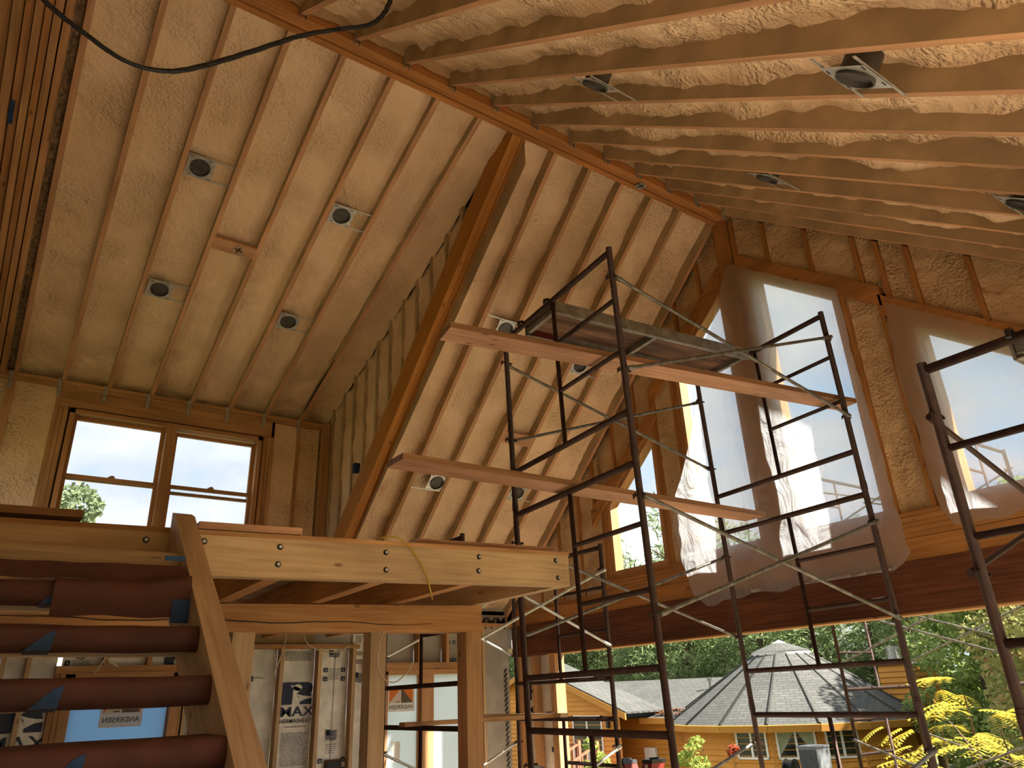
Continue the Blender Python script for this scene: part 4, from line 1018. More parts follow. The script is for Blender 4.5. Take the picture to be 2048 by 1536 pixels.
can_light('recessed light low on the dormer ceiling, nearest the orange sloped beam', 1.962, 6.60, shed_z, *bay(xr, 1.962), 0.05, gA)
mbay = lambda x: bay([3.07]+xm, x)
can_light('recessed light half hidden behind the end of the upper scaffold plank', 3.742, 5.281, main_z, *mbay(3.742), 0.065, gB)
can_light('recessed light just under the upper plank, behind the scaffold rungs', 4.80, 5.40, main_z, *mbay(4.80), 0.065, gB)
can_light('recessed light with a bright white plate just below the lower plank', 3.749, 6.70, main_z, *mbay(3.749), 0.065, gB)
can_light('recessed light behind the left scaffold leg below the lower plank', 4.81, 6.69, main_z, *mbay(4.81), 0.065, gB)
can_light('largest recessed light overhead, at the top right', 2.44, 0.95, near_z, *bay(xn, 2.44), 0.10, gC, drop=0.03)
can_light('recessed light overhead near the ridge, top centre right', 2.385, 2.335, near_z, *bay(xn, 2.385), 0.10, gC, drop=0.02)
can_light('small recessed light overhead farther along towards the gable', 3.998, 2.33, near_z, *bay(xn, 3.998), 0.10, gC, drop=0.02)
can_light('recessed light overhead cut off by the right edge of the picture', 4.03, 0.985, near_z, *bay(xn, 4.03), 0.10, gC, drop=0.02)
u_, n_ = frame_of(shed_z, 5.9); round_box('round metal box on the wooden block of the dormer ceiling', Vector((1.25, 5.915, shed_z(5.915)))+n_*0.001, n_, Vector((1, 0, 0)), u_)
u_, n_ = frame_of(main_z, 6.17); round_box('round metal box on the wooden block behind the left scaffold leg', Vector((4.36, 6.17, main_z(6.17)))+n_*0.001, n_, Vector((1, 0, 0)), u_)
round_box('round metal box under the ridge beam', (4.40, 3.865, 4.463), Vector((0, 0, -1)), Vector((1, 0, 0)), Vector((0, 1, 0)))
# black power cable hanging across the top of the view
def smooth(pts, n=8):
    P = [Vector(p) for p in pts]; out = []
    for i in range(len(P)-1):
        p0, p1, p2, p3 = P[max(i-1, 0)], P[i], P[i+1], P[min(i+2, len(P)-1)]
        for s in range(n):
            q = s/n; out.append(0.5*((2*p1)+(-p0+p2)*q+(2*p0-5*p1+4*p2-p3)*q*q+(-p0+3*p1-3*p2+p3)*q*q*q))
    return out+[P[-1]]
mb = MB(); core = smooth([(-0.62, 2.2, 2.60), (-0.40, 2.2, 2.29), (-0.23, 2.2, 2.141), (-0.116, 2.2, 2.078), (0.026, 2.2, 2.023), (0.148, 2.2, 2.046), (0.255, 2.2, 2.128), (0.416, 2.2, 2.295), (0.596, 2.2, 2.49), (0.759, 2.2, 2.632), (0.885, 2.2, 2.735), (0.95, 2.2, 2.838), (0.985, 2.2, 2.956), (1.01, 2.2, 3.10), (1.02, 2.2, 3.215)])
for ph in (0, 2.1, 4.2):
    mb.tube([p+Vector((0.0055*math.cos(i*0.55+ph), 0.0055*math.sin(i*0.55+ph), 0.0045*math.sin(i*0.55+ph))) for i, p in enumerate(core)], 0.0068, 6)
solo('power_cable', 'black_rubber', mb, 'twisted black power cable drooping across the top left', 'cable')

# ------------------------------------------------------------------ scaffolding
FWID = 1.486
def make_frame(label, group, mat='rust'):
    t = Thing('scaffold_section', label, 'scaffold frame', group); T = 1.465
    for y in (0, FWID):
        mb = MB(); mb.tube([(0, y, 0), (0, y, 1.5)], 0.0215, 10); l = t.part('leg', mat, mb)
        mb = MB(); mb.tube([(0, y, -0.0), (0, y, 0.05)], 0.0245, 10); mb.tube([(0, y, 0.05), (0, y, 0.07)], 0.023, 10); t.part('collar', mat, mb, l)
        for z in (T-0.21, T-0.89):
            mb = MB(); mb.tube([(-0.055, y, z), (0.05, y, z)], 0.007, 6); t.part('brace_pin', mat, mb, l)
            mb = MB(); mb.tube([(-0.045, y-0.012, z+0.014), (-0.045, y+0.012, z-0.016)], 0.006, 6); t.part('pin_latch', mat, mb, l)
    mb = MB(); mb.tube([(0, 0.015, T), (0, FWID-0.015, T)], 0.0215, 10); t.part('top_bar', mat, mb)
    mb = MB(); mb.tube([(0, 0.015, T-1.165), (0, FWID-0.015, T-1.165)], 0.0205, 10); t.part('lower_bar', mat, mb)
    mb = MB(); mb.tube([(0, 0.735, T-0.01), (0, 0.735, T-1.165)], 0.0165, 8); t.part('inner_post', mat, mb)
    for z in (T-0.37, T-0.75):
        mb = MB(); mb.tube([(0, 0.015, z), (0, 0.72, z)], 0.0165, 8); t.part('rung', mat, mb)
    return t.done(base=(0, 0, 0))
TH = -0.0952; TX, TY = -0.02, 0.002; AX, AY = 3.1, 3.029; TL = 2.16
def tower(fr, side, z):
    ex = Vector((math.cos(TH), math.sin(TH), 0)); ey = Vector((-math.sin(TH), math.cos(TH), 0))
    p = Vector((AX+TX*z, AY+TY*z, z))
    if fr == 'B': p += ex*TL
    return p+ey*(FWID*side)
g1 = 'frames of the big scaffold tower'
proto = None
T1 = [2.77, 1.27, -0.23]
names = {('A', 0): 'rusty scaffold frame at the top of the tall tower, nearest the camera', ('A', 1): 'rusty scaffold frame second from the top, near side of the tall tower', ('A', 2): 'rusty scaffold frame at the bottom near side of the tall tower',
         ('B', 0): 'rusty scaffold frame at the top of the tall tower, in front of the plastic sheet', ('B', 1): 'rusty scaffold frame second from the top, against the plastic-covered windows', ('B', 2): 'rusty scaffold frame at the bottom of the tower, in front of the open doorway'}
for fr in 'AB':
    for i, T in enumerate(T1):
        p = tower(fr, 0, T-1.465); rot = (0, TX, TH)
        if proto is None:
            proto = make_frame(names[(fr, i)], g1); proto.location = p+Vector((0, 0, EYE)); proto.rotation_euler = rot
        else: copy_tree(proto, p, rot, names[(fr, i)], g1)
def cross_brace(label, a_hi, a_lo, b_hi, b_lo, off, group, mat='brace_steel'):
    t = Thing('cross_brace', label, 'brace', group); off = Vector(off); mids = []
    for k, (p, q) in enumerate(((a_hi, b_lo), (a_lo, b_hi))):
        p = Vector(p)+off; q = Vector(q)+off; d = (q-p).normalized(); o2 = off.normalized()*(0.012*k)
        mb = MB(); mb.tube([p+o2, p+d*0.05+o2, p+d*0.09+o2, q-d*0.09+o2, q-d*0.05+o2, q+o2], [0.017, 0.017, 0.0125, 0.0125, 0.017, 0.017], 8); t.part('brace_tube', mat, mb); mids.append((p+q)/2)
    mb = MB(); m_ = (mids[0]+mids[1])/2; o1 = off.normalized(); mb.tube([m_-o1*0.015, m_+o1*0.03], 0.008, 6); t.part('pivot_bolt', mat, mb); t.done()
eyv = Vector((-math.sin(TH), math.cos(TH), 0))
lv = ['top', 'middle', 'bottom']
for i, T in enumerate(T1):
    for side, sn in ((0, 'near'), (1, 'far')):
        cross_brace('crossed grey steel braces on the %s side of the tall tower, %s lift' % (sn, lv[i]), tower('A', side, T-0.21), tower('A', side, T-0.89), tower('B', side, T-0.21), tower('B', side, T-0.89), eyv*(-0.028 if side == 0 else 0.028), 'cross braces of the big scaffold tower')
# planks and the metal-framed platform of the tall tower
def plank(label, p, q, w, h, side, mat='plank_wood'):
    t = Thing('scaffold_plank', label, 'plank', 'wooden planks on the tall scaffold'); mb = MB(); mb.bar(p, q, side, w, h, mis=[0, 0, 1, 1, 1, 1]); t.part('scaffold_plank', [mat, 'plank_edge'], mb); t.done()
plank('upper wooden plank running through the tall scaffold tower', (1.985, 3.452, 2.052), (5.46, 2.935, 2.052), 0.185, 0.038, (0, 1, 0))
plank('lower wooden plank sticking out to the left of the tall tower', (1.835, 3.795, 1.298), (5.25, 3.845, 1.298), 0.21, 0.038, (0, 1, 0))
def platform(label, c0, c1, side, w):
    """hooked aluminium platform lying on two top bars; c0, c1 = bar centres at the platform's axis"""
    t = Thing('scaffold_platform', label, 'platform', 'metal-framed scaffold platforms'); c0 = Vector(c0); c1 = Vector(c1); d = (c1-c0).normalized(); sd = Vector(side).normalized(); up = Vector((0, 0, 1))
    zo = up*-0.075; a0, a1 = c0+d*0.045, c1-d*0.045
    for s_ in (-1, 1):
        mb = MB(); o = sd*(s_*(w/2)); mb.bar(a0+o+zo, a1+o+zo, sd, 0.012, 0.095); mb.bar(a0+o-sd*(s_*0.018)+zo, a1+o-sd*(s_*0.018)+zo, sd, 0.03, 0.006); r_ = t.part('side_rail', 'aluminium', mb)
        if s_ == 1: 
            mb = MB(); mb.bar(a0+d*0.02+o+sd*0.0075+zo+up*.004, a0+d*0.34+o+sd*0.0075+zo+up*.004, sd, 0.004, 0.087); mb.bar(a0+d*0.02+o-sd*0.0075+zo+up*.008, a0+d*0.30+o-sd*0.0075+zo+up*.008, sd, 0.004, 0.08); t.part('red_end', 'deck_red', mb, r_)
        for e, dd in ((c0, d), (c1, -d)):
            mb = MB(); oo = o-sd*(s_*0.03); pts = [e+oo+dd*0.05+up*0.0, e+oo+dd*0.03+up*0.03, e+oo+up*0.042, e+oo-dd*0.032+up*0.028, e+oo-dd*0.036+up*-0.005]
            mb.tube(pts, 0.012, 6); t.part('hook', 'black_iron', mb)
    mb = MB(); mb.bar(a0+up*0.0, a1+up*0.0, sd, w-0.02, 0.014); t.part('deck_panel', 'plywood_weathered', mb)
    n = 3
    for i in range(n):
        p = a0+(a1-a0)*(i/(n-1)); p = p+d*(0.02 if i == 0 else (-0.02 if i == n-1 else 0)); mb = MB(); mb.bar(p-sd*(w/2-0.01)+zo+up*0.03, p+sd*(w/2-0.01)+zo+up*0.03, d, 0.02, 0.045); mb.bar(p-sd*(w/2-0.01)+zo+up*0.022, p+sd*(w/2-0.01)+zo+up*0.022, d, 0.034, 0.006); t.part('crossbar', 'aluminium', mb)
    t.done()
pa = tower('A', 0, 2.77)+eyv*0.995; pb = tower('B', 0, 2.77)+eyv*0.995
platform('weathered plywood platform with a red end on top of the tall scaffold', pa, pb, eyv, 0.46)

# second tower, against the rear wall
g2 = 'frames of the scaffold tower by the rear wall'
n2 = {(0, 0): 'scaffold frame behind the loft posts by the rear window, upper lift', (0, 1): 'scaffold frame behind the loft posts by the rear window, lower lift', (1, 0): 'scaffold frame in the rear corner under the small gable window, upper lift', (1, 1): 'scaffold frame in the rear corner, lower lift in front of the doorway edge'}
for i, (X_, Y_) in enumerate(((3.27, 5.40), (4.74, 5.275))):
    for j, T in enumerate((1.265, -0.235)): copy_tree(proto, (X_, Y_, T-1.465+0.005), (0, 0, 0), n2[(i, j)], g2)
for j, T in enumerate((1.265, -0.235)):
    for y in (5.275, 5.275+FWID):
        cross_brace('crossed steel braces of the rear scaffold, %s lift on the %s side' % (('upper', 'lower')[j], 'near' if y < 6 else 'wall'), (3.27, y+0.125, T-0.21), (3.27, y+0.125, T-0.89), (4.74, y, T-0.21), (4.74, y, T-0.89), (0, -0.028 if y < 6 else 0.028, 0), 'cross braces of the rear scaffold', 'galvanised')
t = Thing('scaffold_board', 'narrow light board lying across the rear scaffold near the wall corner', 'board'); mb = MB(); mb.bar((4.66, 7.35, -0.212), (4.665, 5.9, -0.212), (1, 0, 0), 0.09, 0.035); t.part('scaffold_board', 'lumber_pale', mb); t.done()
t = Thing('scaffold_board', 'long light board lying across the rear scaffold in front of the white window', 'board'); mb = MB(); mb.bar((3.10, 6.15, -0.213), (4.64, 6.05, -0.213), (0, 1, 0), 0.12, 0.035); t.part('scaffold_board', 'lumber', mb); t.done()

# third tower, right edge of the picture
g3 = 'frames of the scaffold at the right edge'
n3 = {(0, 0): 'dark scaffold frame cut off by the right edge, upper lift', (0, 1): 'dark scaffold frame cut off by the right edge, lower lift', (1, 0): 'scaffold frame beyond the right edge at the gable, upper lift', (1, 1): 'scaffold frame beyond the right edge at the gable, lower lift'}
CX, CY = 3.27, 1.372
for i, X_ in enumerate((CX, CX+2.1)):
    for j, T in enumerate((1.27, -0.23)): copy_tree(proto, (X_, CY, T-1.465), (0, 0, math.pi), n3[(i, j)], g3)
for j, T in enumerate((1.27, -0.23)):
    cross_brace('crossed braces at the right edge of the picture, %s lift' % ('upper', 'lower')[j], (CX, CY, T-0.21), (CX, CY, T-0.89), (CX+2.1, CY, T-0.21), (CX+2.1, CY, T-0.89), (0, 0.03, 0), 'cross braces of the right scaffold', 'rust' if j == 0 else 'brace_steel')
platform('weathered metal-framed platform at the right edge of the picture', (CX, 0.80, 1.27), (CX+2.1, 0.80, 1.27), (0, 1, 0), 0.46)

# outdoor tower beyond the open doorway
GROUND = -3.40
g4 = 'frames of the outdoor scaffold'
oz = ['top', 'second', 'third', 'lowest']
for i, Yv in enumerate((5.52, 3.62)):
    for j, T in enumerate((2.565, 1.065, -0.435, -1.935)):
        copy_tree(proto, (8.7, Yv, T-1.465), (0, 0, -math.pi/2), 'outdoor scaffold frame beyond the gable, %s lift of the %s pair' % (oz[j], ('left', 'right')[i]), g4)
for j, T in enumerate((2.565, 1.065, -0.435, -1.935)):
    for xx in (8.7, 8.7+FWID):
        cross_brace('crossed braces of the outdoor scaffold, %s lift on the %s side' % (oz[j], 'house' if xx < 9 else 'garden'), (xx, 5.52, T-0.21), (xx, 5.52, T-0.89), (xx, 3.62, T-0.21), (xx, 3.62, T-0.89), (-0.03 if xx < 9 else 0.03, 0, 0), 'cross braces of the outdoor scaffold', 'brace_steel')

# ------------------------------------------------------------------ outdoors
mb = MB(); mb.quad((-120, -120, GROUND), (160, -120, GROUND), (160, 160, GROUND), (-120, 160, GROUND)); solo('ground', 'ground', mb, 'leafy ground around the houses', 'ground', kind='structure')
# outer skin under our own floor so that the house stands on the ground
mb = MB(); mb.box(XL-0.2, XG+0.15, YN-0.2, YW+0.3, GROUND, FLOOR-0.21); solo('wall_foundation', 'grey_board', mb, kind='structure')

def lap_siding(mb, a, b, z0, z1, out, h=0.17, clip=None):
    """lapped boards on a vertical wall from a to b (xy), outward normal `out`; clip(z) -> (s0, s1) fractions kept"""
    a = Vector((a[0], a[1], 0)); b = Vector((b[0], b[1], 0)); o = Vector((out[0], out[1], 0)).normalized(); z = z0
    while z < z1-0.01:
        zt = min(z+h, z1); s0, s1 = clip(z) if clip else (0, 1); r0, r1 = clip(zt) if clip else (0, 1)
        if s1 > s0:
            r1 = max(r1, r0)
            P = lambda s, zz, d: a+(b-a)*s+Vector((0, 0, zz))+o*d
            mb.quad(P(s0, z, 0.045), P(s1, z, 0.045), P(r1, zt, 0.004), P(r0, zt, 0.004)); mb.quad(P(s0, z, 0.0), P(s1, z, 0.0), P(s1, z, 0.045), P(s0, z, 0.045))
        z = zt
t = Thing('neighbour_house', 'orange lap-sided house with a round grey shingled roof outside the opening', 'house')
TC = Vector((24.0, 17.5, 0)); NS = 18; RE, RWl = 4.35, 3.85; ZE, ZTp = -1.15, 1.05
ang = [math.atan2(-17.5, -24)+math.pi/NS+2*math.pi*k/NS for k in range(NS)]
def ring_pt(k, r, z): return TC+Vector((math.cos(ang[k % NS])*r, math.sin(ang[k % NS])*r, z))
for k in range(NS):
    mb = MB(); a, b = ring_pt(k, RE, ZE), ring_pt(k+1, RE, ZE); c, d = ring_pt(k+1, 0.85, ZTp), ring_pt(k, 0.85, ZTp)
    n0 = len(mb.v); mb.v += [a, b, c, d]; w = (b-a).length; hh = ((c+d)/2-(a+b)/2).length; w2 = (c-d).length
    mb.face((n0, n0+1, n0+2, n0+3), [(0, 0), (w, 0), (w/2+w2/2, hh), (w/2-w2/2, hh)]); rp = t.part('roof_panel', 'shingles', mb)
    mb = MB(); mb.tube([a+Vector((0, 0, 0.01)), d+Vector((0, 0, 0.01))], [0.045, 0.025], 6); t.part('hip_ridge', 'shingles', mb, rp)
    mb = MB(); mb.bar(a+Vector((0, 0, -0.2)), b+Vector((0, 0, -0.2)), (TC-a), 0.05, 0.2); t.part('fascia', 'trim_orange', mb)
    wa, wb_ = ring_pt(k, RWl, 0), ring_pt(k+1, RWl, 0); mid = (wa+wb_)/2-TC
    mb = MB(); lap_siding(mb, wb_, wa, GROUND, -1.1, mid); t.part('siding', 'siding_orange', mb, kind='stuff')
    mb = MB(); e_ = mid.normalized()*0.03; mb.bar(wa+e_+Vector((0, 0, GROUND)), wa+e_+Vector((0, 0, -1.1)), (wb_-wa), 0.12, 0.04); t.part('corner_board', 'trim_orange', mb)
    mb = MB(); mb.poly([ring_pt(k, RWl, -1.26), ring_pt(k+1, RWl, -1.26), ring_pt(k+1, RE, -1.27), ring_pt(k, RE, -1.27)]); t.part('soffit', 'trim_orange', mb)
mb = MB(); N2 = 18
for k in range(N2):
    p = lambda q, r, z: TC+Vector((math.cos(ang[q % N2])*r, math.sin(ang[q % N2])*r, z))
    mb.poly([p(k, 1.05, 1.05), p(k+1, 1.05, 1.05), p(k+1, 0.22, 1.36), p(k, 0.22, 1.36)])
rc = t.part('cupola', 'shingles', mb)
mb = MB()
for k in range(N2): mb.poly([p(k, 1.03, 0.93), p(k+1, 1.03, 0.93), p(k+1, 1.03, 1.05), p(k, 1.03, 1.05)])
t.part('cupola_trim', 'galvanised', mb, rc); mb = MB()
for k in range(N2): mb.poly([p(k, 0.25, 1.35), p(k+1, 0.25, 1.35), TC+Vector((0, 0, 1.46))])
t.part('cupola_cap', 'white_trim', mb, rc)
def house_window(c, dirv, out, w, z0, z1, curtain=False, name='window'):
    c = Vector((c[0], c[1], 0)); d = Vector((dirv[0], dirv[1], 0)).normalized(); o = Vector((out[0], out[1], 0)).normalized()
    def slab(s0, s1, a, b, d0, d1):
        m_ = MB(); P = lambda s, z, q: c+d*s+o*q+Vector((0, 0, z))
        m_.box6([P(s0, a, d0), P(s1, a, d0), P(s1, a, d1), P(s0, a, d1)], [P(s0, b, d0), P(s1, b, d0), P(s1, b, d1), P(s0, b, d1)]); return m_
    fr = slab(-w/2, w/2, z0, z0+0.06, 0.02, 0.07)
    for m_ in (slab(-w/2, w/2, z1-0.06, z1, 0.02, 0.07), slab(-w/2, -w/2+0.06, z0, z1, 0.02, 0.07), slab(w/2-0.06, w/2, z0, z1, 0.02, 0.07), slab(-0.035, 0.035, z0, z1, 0.02, 0.075)):
        k = len(fr.v); fr.v += m_.v; fr.f += [tuple(i+k for i in f) for f in m_.f]; fr.uv += m_.uv; fr.mi += m_.mi; fr.smooth += m_.smooth
    w_ = t.part(name, 'white_trim', fr)
    for s_ in (-1, 1):
        a, b = sorted((s_*0.035, s_*(w/2-0.06))); t.part('pane', 'dark_glass', slab(a, b, z0+0.06, z1-0.06, 0.03, 0.04), w_)
        if curtain:
            m_ = MB(); P = lambda s, z: c+d*s+o*0.045+Vector((0, 0, z)); e = s_*(w/2-0.06); m_.poly([P(s_*0.04, z1-0.06), P(e, z1-0.06), P(e, z0+0.10), P(s_*(w/2-0.16), z0+0.22)]); t.part('curtain', 'curtain', m_, w_)
def facet_mid(k): return (ring_pt(k, RWl, 0)+ring_pt(k+1, RWl, 0))/2
front = min(range(NS), key=lambda k: facet_mid(k).length)
for k, w, cu_ in ((front, 1.15, True), ((front-1) % NS, 1.0, False), ((front+1) % NS, 1.0, False)):
    c = facet_mid(k); dr = ring_pt(k+1, RWl, 0)-ring_pt(k, RWl, 0); house_window(c, dr, c-TC, w, -2.12, -1.32, cu_)
# wing with a gable facing us
WX = 20.0
def rake(y): return min(-0.72+0.331*(y-21.5), 1.10-0.331*(y-27.0))
mb = MB(); ya, yb = 22.0, 32.0
def wing_clip(z):
    lo = max(0.0, ((z+0.72)/0.331+21.5-ya)/(yb-ya)); hi = min(1.0, (27.0+(1.10-z)/0.331-ya)/(yb-ya)); return (lo, hi)
lap_siding(mb, (WX, ya), (WX, yb), GROUND, 1.05, (-1, 0), clip=wing_clip); t.part('siding', 'siding_orange', mb, kind='stuff')
for (y0, y1) in ((21.3, 27.0), (27.0, 32.7)):
    mb = MB(); mb.box6([(WX-0.35, y0, rake(y0)), (WX+1.6, y0, rake(y0)), (WX+1.6, y1, rake(y1)), (WX-0.35, y1, rake(y1))], [(WX-0.35, y0, rake(y0)+0.08), (WX+1.6, y0, rake(y0)+0.08), (WX+1.6, y1, rake(y1)+0.08), (WX-0.35, y1, rake(y1)+0.08)]); t.part('roof_panel', 'shingles', mb)
    mb = MB(); mb.box6([(WX-0.38, y0, rake(y0)-0.2), (WX-0.33, y0, rake(y0)-0.2), (WX-0.33, y1, rake(y1)-0.2), (WX-0.38, y1, rake(y1)-0.2)], [(WX-0.38, y0, rake(y0)+0.02), (WX-0.33, y0, rake(y0)+0.02), (WX-0.33, y1, rake(y1)+0.02), (WX-0.38, y1, rake(y1)+0.02)]); t.part('fascia', 'trim_orange', mb)
house_window((WX, 23.85), (0, 1), (-1, 0), 1.75, -2.75, -0.85, False, 'sliding_door')
# main roof between wing and tower
mb = MB(); mb.quad((20.9, 18.0, -0.98), (20.9, 31.0, -0.98), (25.5, 31.0, 0.42), (25.5, 18.0, 0.30)); t.part('roof_panel', 'shingles', mb)
mb = MB(); mb.quad((30.0, 18.0, -0.98), (30.0, 32, -0.98), (25.5, 32, 0.30), (25.5, 18.0, 0.30)); t.part('roof_panel', 'shingles', mb)
mb = MB(); mb.box(20.86, 20.92, 18.0, 21.9, -1.18, -0.98); t.part('fascia', 'trim_orange', mb)
mb = MB(); lap_siding(mb, (21.4, 18.0), (21.4, 27.0), GROUND, -1.0, (-1, 0)); t.part('siding', 'siding_orange', mb, kind='stuff')
mb = MB(); mb.tube([(24.0, 21.0, -0.1), (24.0, 21.0, 0.25)], 0.05, 8); mb.tube([(24.0, 21.0, 0.22), (24.0, 21.0, 0.30)], 0.10, 8); t.part('roof_vent', 'galvanised', mb)
mb = MB(); mb.tube([(22.4, 18.35, -0.35), (22.4, 18.35, 0.14)], 0.06, 8); mb.tube([(22.4, 18.35, 0.10), (22.4, 18.35, 0.18)], 0.11, 8); t.part('roof_vent', 'white_trim', mb)
mb = MB(); mb.tube([(22.6, 20.1, -0.55), (22.6, 20.1, -0.38)], [0.10, 0.04], 8); t.part('roof_vent', 'galvanised', mb)
# chimney box
mb = MB()
lap_siding(mb, (25.4, 13.55), (25.4, 14.75), -2.0, 0.42, (-1, 0)); lap_siding(mb, (27.0, 13.55), (25.4, 13.55), -2.0, 0.35, (0, -1)); lap_siding(mb, (25.4, 14.75), (27, 14.75), -2.0, 0.42, (0, 1)); t.part('chimney', 'siding_orange', mb, kind='stuff')
mb = MB(); mb.box(25.3, 27.1, 13.45, 14.85, 0.42, 0.48); t.part('chimney_top', 'galvanised', mb); mb = MB(); mb.tube([(26, 14.45, 0.46), (26, 14.45, 0.95)], 0.20, 12); mb.tube([(26, 14.45, 0.93), (26, 14.45, 1.02)], 0.25, 12); t.part('flue', 'galvanised', mb)
# drifts of fallen leaves in the roof valley
for (y0, r) in ((21.2, 0.55), (20.6, 0.5), (19.9, 0.35)):
    mb = MB(); rn = random.Random(int(y0*10))
    for i in range(60):
        q = Vector((21.05+rn.random()*0.7, y0+rn.uniform(-r, r), 0)); q.z = -0.94+(q.x-20.9)*0.278+rn.random()*0.03; s_ = 0.06; a = rn.random()*6
        mb.quad(q+Vector((math.cos(a)*s_, math.sin(a)*s_, 0)), q+Vector((-math.sin(a)*s_, math.cos(a)*s_, 0.02)), q-Vector((math.cos(a)*s_, math.sin(a)*s_, 0)), q-Vector((-math.sin(a)*s_, math.cos(a)*s_, -0.02)))
    t.part('fallen_leaves', 'dead_leaves', mb, kind='stuff')
for y in (25.15, 22.55):
    mb = MB(); mb.box(WX-0.18, WX-0.08, y-0.06, y+0.06, -1.28, -1.02); mb.tube([(WX-0.13, y, -1.02), (WX-0.13, y, -0.93)], [0.08, 0.01], 6); t.part('wall_lamp', 'black_iron', mb)
mb = MB(); mb.box(21.24, 21.36, 21.62, 22.18, -3.2, -2.0); t.part('white_door', 'white_trim', mb)
t.done()
# air-conditioning unit on a stand
t = Thing('air_conditioner', 'grey slatted air-conditioning unit beside the orange house', 'air conditioner')
ac = (18.4, 18.95, 12.85, 13.40); zt_ = -1.58
mb = MB(); mb.box(ac[0], ac[1], ac[2], ac[3], -2.62, zt_); t.part('body', 'unit_grey', mb)
for k in range(10): mb = MB(); y = ac[2]+0.03+k*0.052; mb.box(ac[0]-0.012, ac[0], y, y+0.026, -2.58, zt_-0.05); t.part('slat', 'unit_dark', mb)
mb = MB(); mb.box(ac[0]-0.02, ac[1]+0.02, ac[2]-0.02, ac[3]+0.02, zt_, zt_+0.04); t.part('top', 'unit_grey', mb)
for yy in (ac[2]+0.03, ac[3]-0.08): mb = MB(); mb.box(ac[0]+0.05, ac[1]-0.05, yy, yy+0.05, GROUND, -2.62); t.part('stand', 'unit_dark', mb)
t.done()
t = Thing('hose_reel', 'black hose reel on the orange wall beside the air conditioner', 'hose reel')
mb = MB(); mb.tube([(18.75, 14.1, -2.08), (18.75, 13.85, -2.08)], 0.14, 12); t.part('drum', 'black_iron', mb)
for y in (14.12, 13.83): mb = MB(); mb.tube([(18.75, y-0.01, -2.08), (18.75, y+0.01, -2.08)], 0.19, 14); t.part('flange', 'black_iron', mb)
mb = MB(); mb.tube([(18.75, 13.97, -2.1), (18.75, 13.97, GROUND)], 0.025, 6); t.part('stand', 'black_iron', mb); t.done()
# deck rail with stairs in front of the wing
t = Thing('deck_stair', 'red-brown deck stair with a slatted railing below the orange wing', 'deck')
def dk(nm, p, q, side, w, h): mb = MB(); mb.bar(p, q, side, w, h); t.part(nm, 'deck_wood', mb)
for i in range(6): dk('step', (18.2-i*0.28, 22.6, -2.75-i*0.11), (18.2-i*0.28, 21.6, -2.75-i*0.11), (1, 0, 0), 0.27, 0.05)
for yy in (22.6, 21.6):
    dk('handrail', (18.4, yy, -1.75), (16.6, yy, -2.5), (0, 1, 0), 0.10, 0.06); dk('stringer', (18.4, yy, -2.85), (16.6, yy, -3.4), (0, 1, 0), 0.06, 0.2)
    for i in range(9): x = 18.35-i*0.21; mb = MB(); mb.box(x, x+0.05, yy-0.025, yy+0.025, -2.8-i*0.075, -1.76-i*0.085); t.part('baluster', 'deck_wood', mb)
    mb = MB(); mb.box(18.38, 18.5, yy-0.06, yy+0.06, GROUND, -1.6); t.part('post', 'deck_wood', mb)
dk('handrail', (18.45, 25.5, -1.75), (18.45, 22.6, -1.75), (1, 0, 0), 0.10, 0.06)
for i in range(14): y = 22.75+i*0.2; mb = MB(); mb.box(18.42, 18.47, y, y+0.05, -2.75, -1.75); t.part('baluster', 'deck_wood', mb)
mb = MB(); mb.box(18.3, 20.0, 21.5, 26, -2.85, -2.75); t.part('deck', 'deck_wood', mb); mb = MB(); mb.box(18.6, 20.0, 21.6, 25.9, GROUND, -2.86); t.part('skirt', 'deck_wood', mb); t.done()
t = Thing('work_table', 'low wooden work table near the open doorway below the picture edge', 'table')
mb = MB(); mb.box(5.02, 5.42, 5.15, 5.85, -0.86, -0.82); t.part('top', 'lumber', mb)
for xx in (5.05, 5.35):
    for yy in (5.2, 5.76): mb = MB(); mb.box(xx, xx+0.04, yy, yy+0.04, FLOOR, -0.86); t.part('leg', 'lumber', mb)
t.done()
def tool_case(label, y, w, h, lean):
    t = Thing('tool_case', label, 'tool case', 'red tool cases by the doorway'); x = 5.2
    P = lambda a, b, c: (x+a, y+b+lean*c, -0.82+c)
    def bx(nm, mat, x0, x1, y0, y1, z0, z1):
        mb = MB(); mb.box6([P(x0, y0, z0), P(x1, y0, z0), P(x1, y1, z0), P(x0, y1, z0)], [P(x0, y0, z1), P(x1, y0, z1), P(x1, y1, z1), P(x0, y1, z1)]); t.part(nm, mat, mb)
    bx('body', 'red_cloth', -0.08, 0.08, -w/2, w/2, 0, h); bx('lid', 'black_iron', -0.085, 0.085, -w/2-0.004, w/2+0.004, h, h+0.03)
    bx('latch', 'galvanised', -0.092, -0.08, -0.012, 0.012, h-0.07, h-0.01); bx('handle', 'black_iron', -0.05, 0.05, -0.012, 0.012, h+0.03, h+0.045); t.done()
tool_case('red tool case with a black lid by the doorway, left one', 5.60, 0.075, 0.19, 0.35)
tool_case('red tool case with a black lid by the doorway, right one', 5.40, 0.12, 0.21, -0.35)

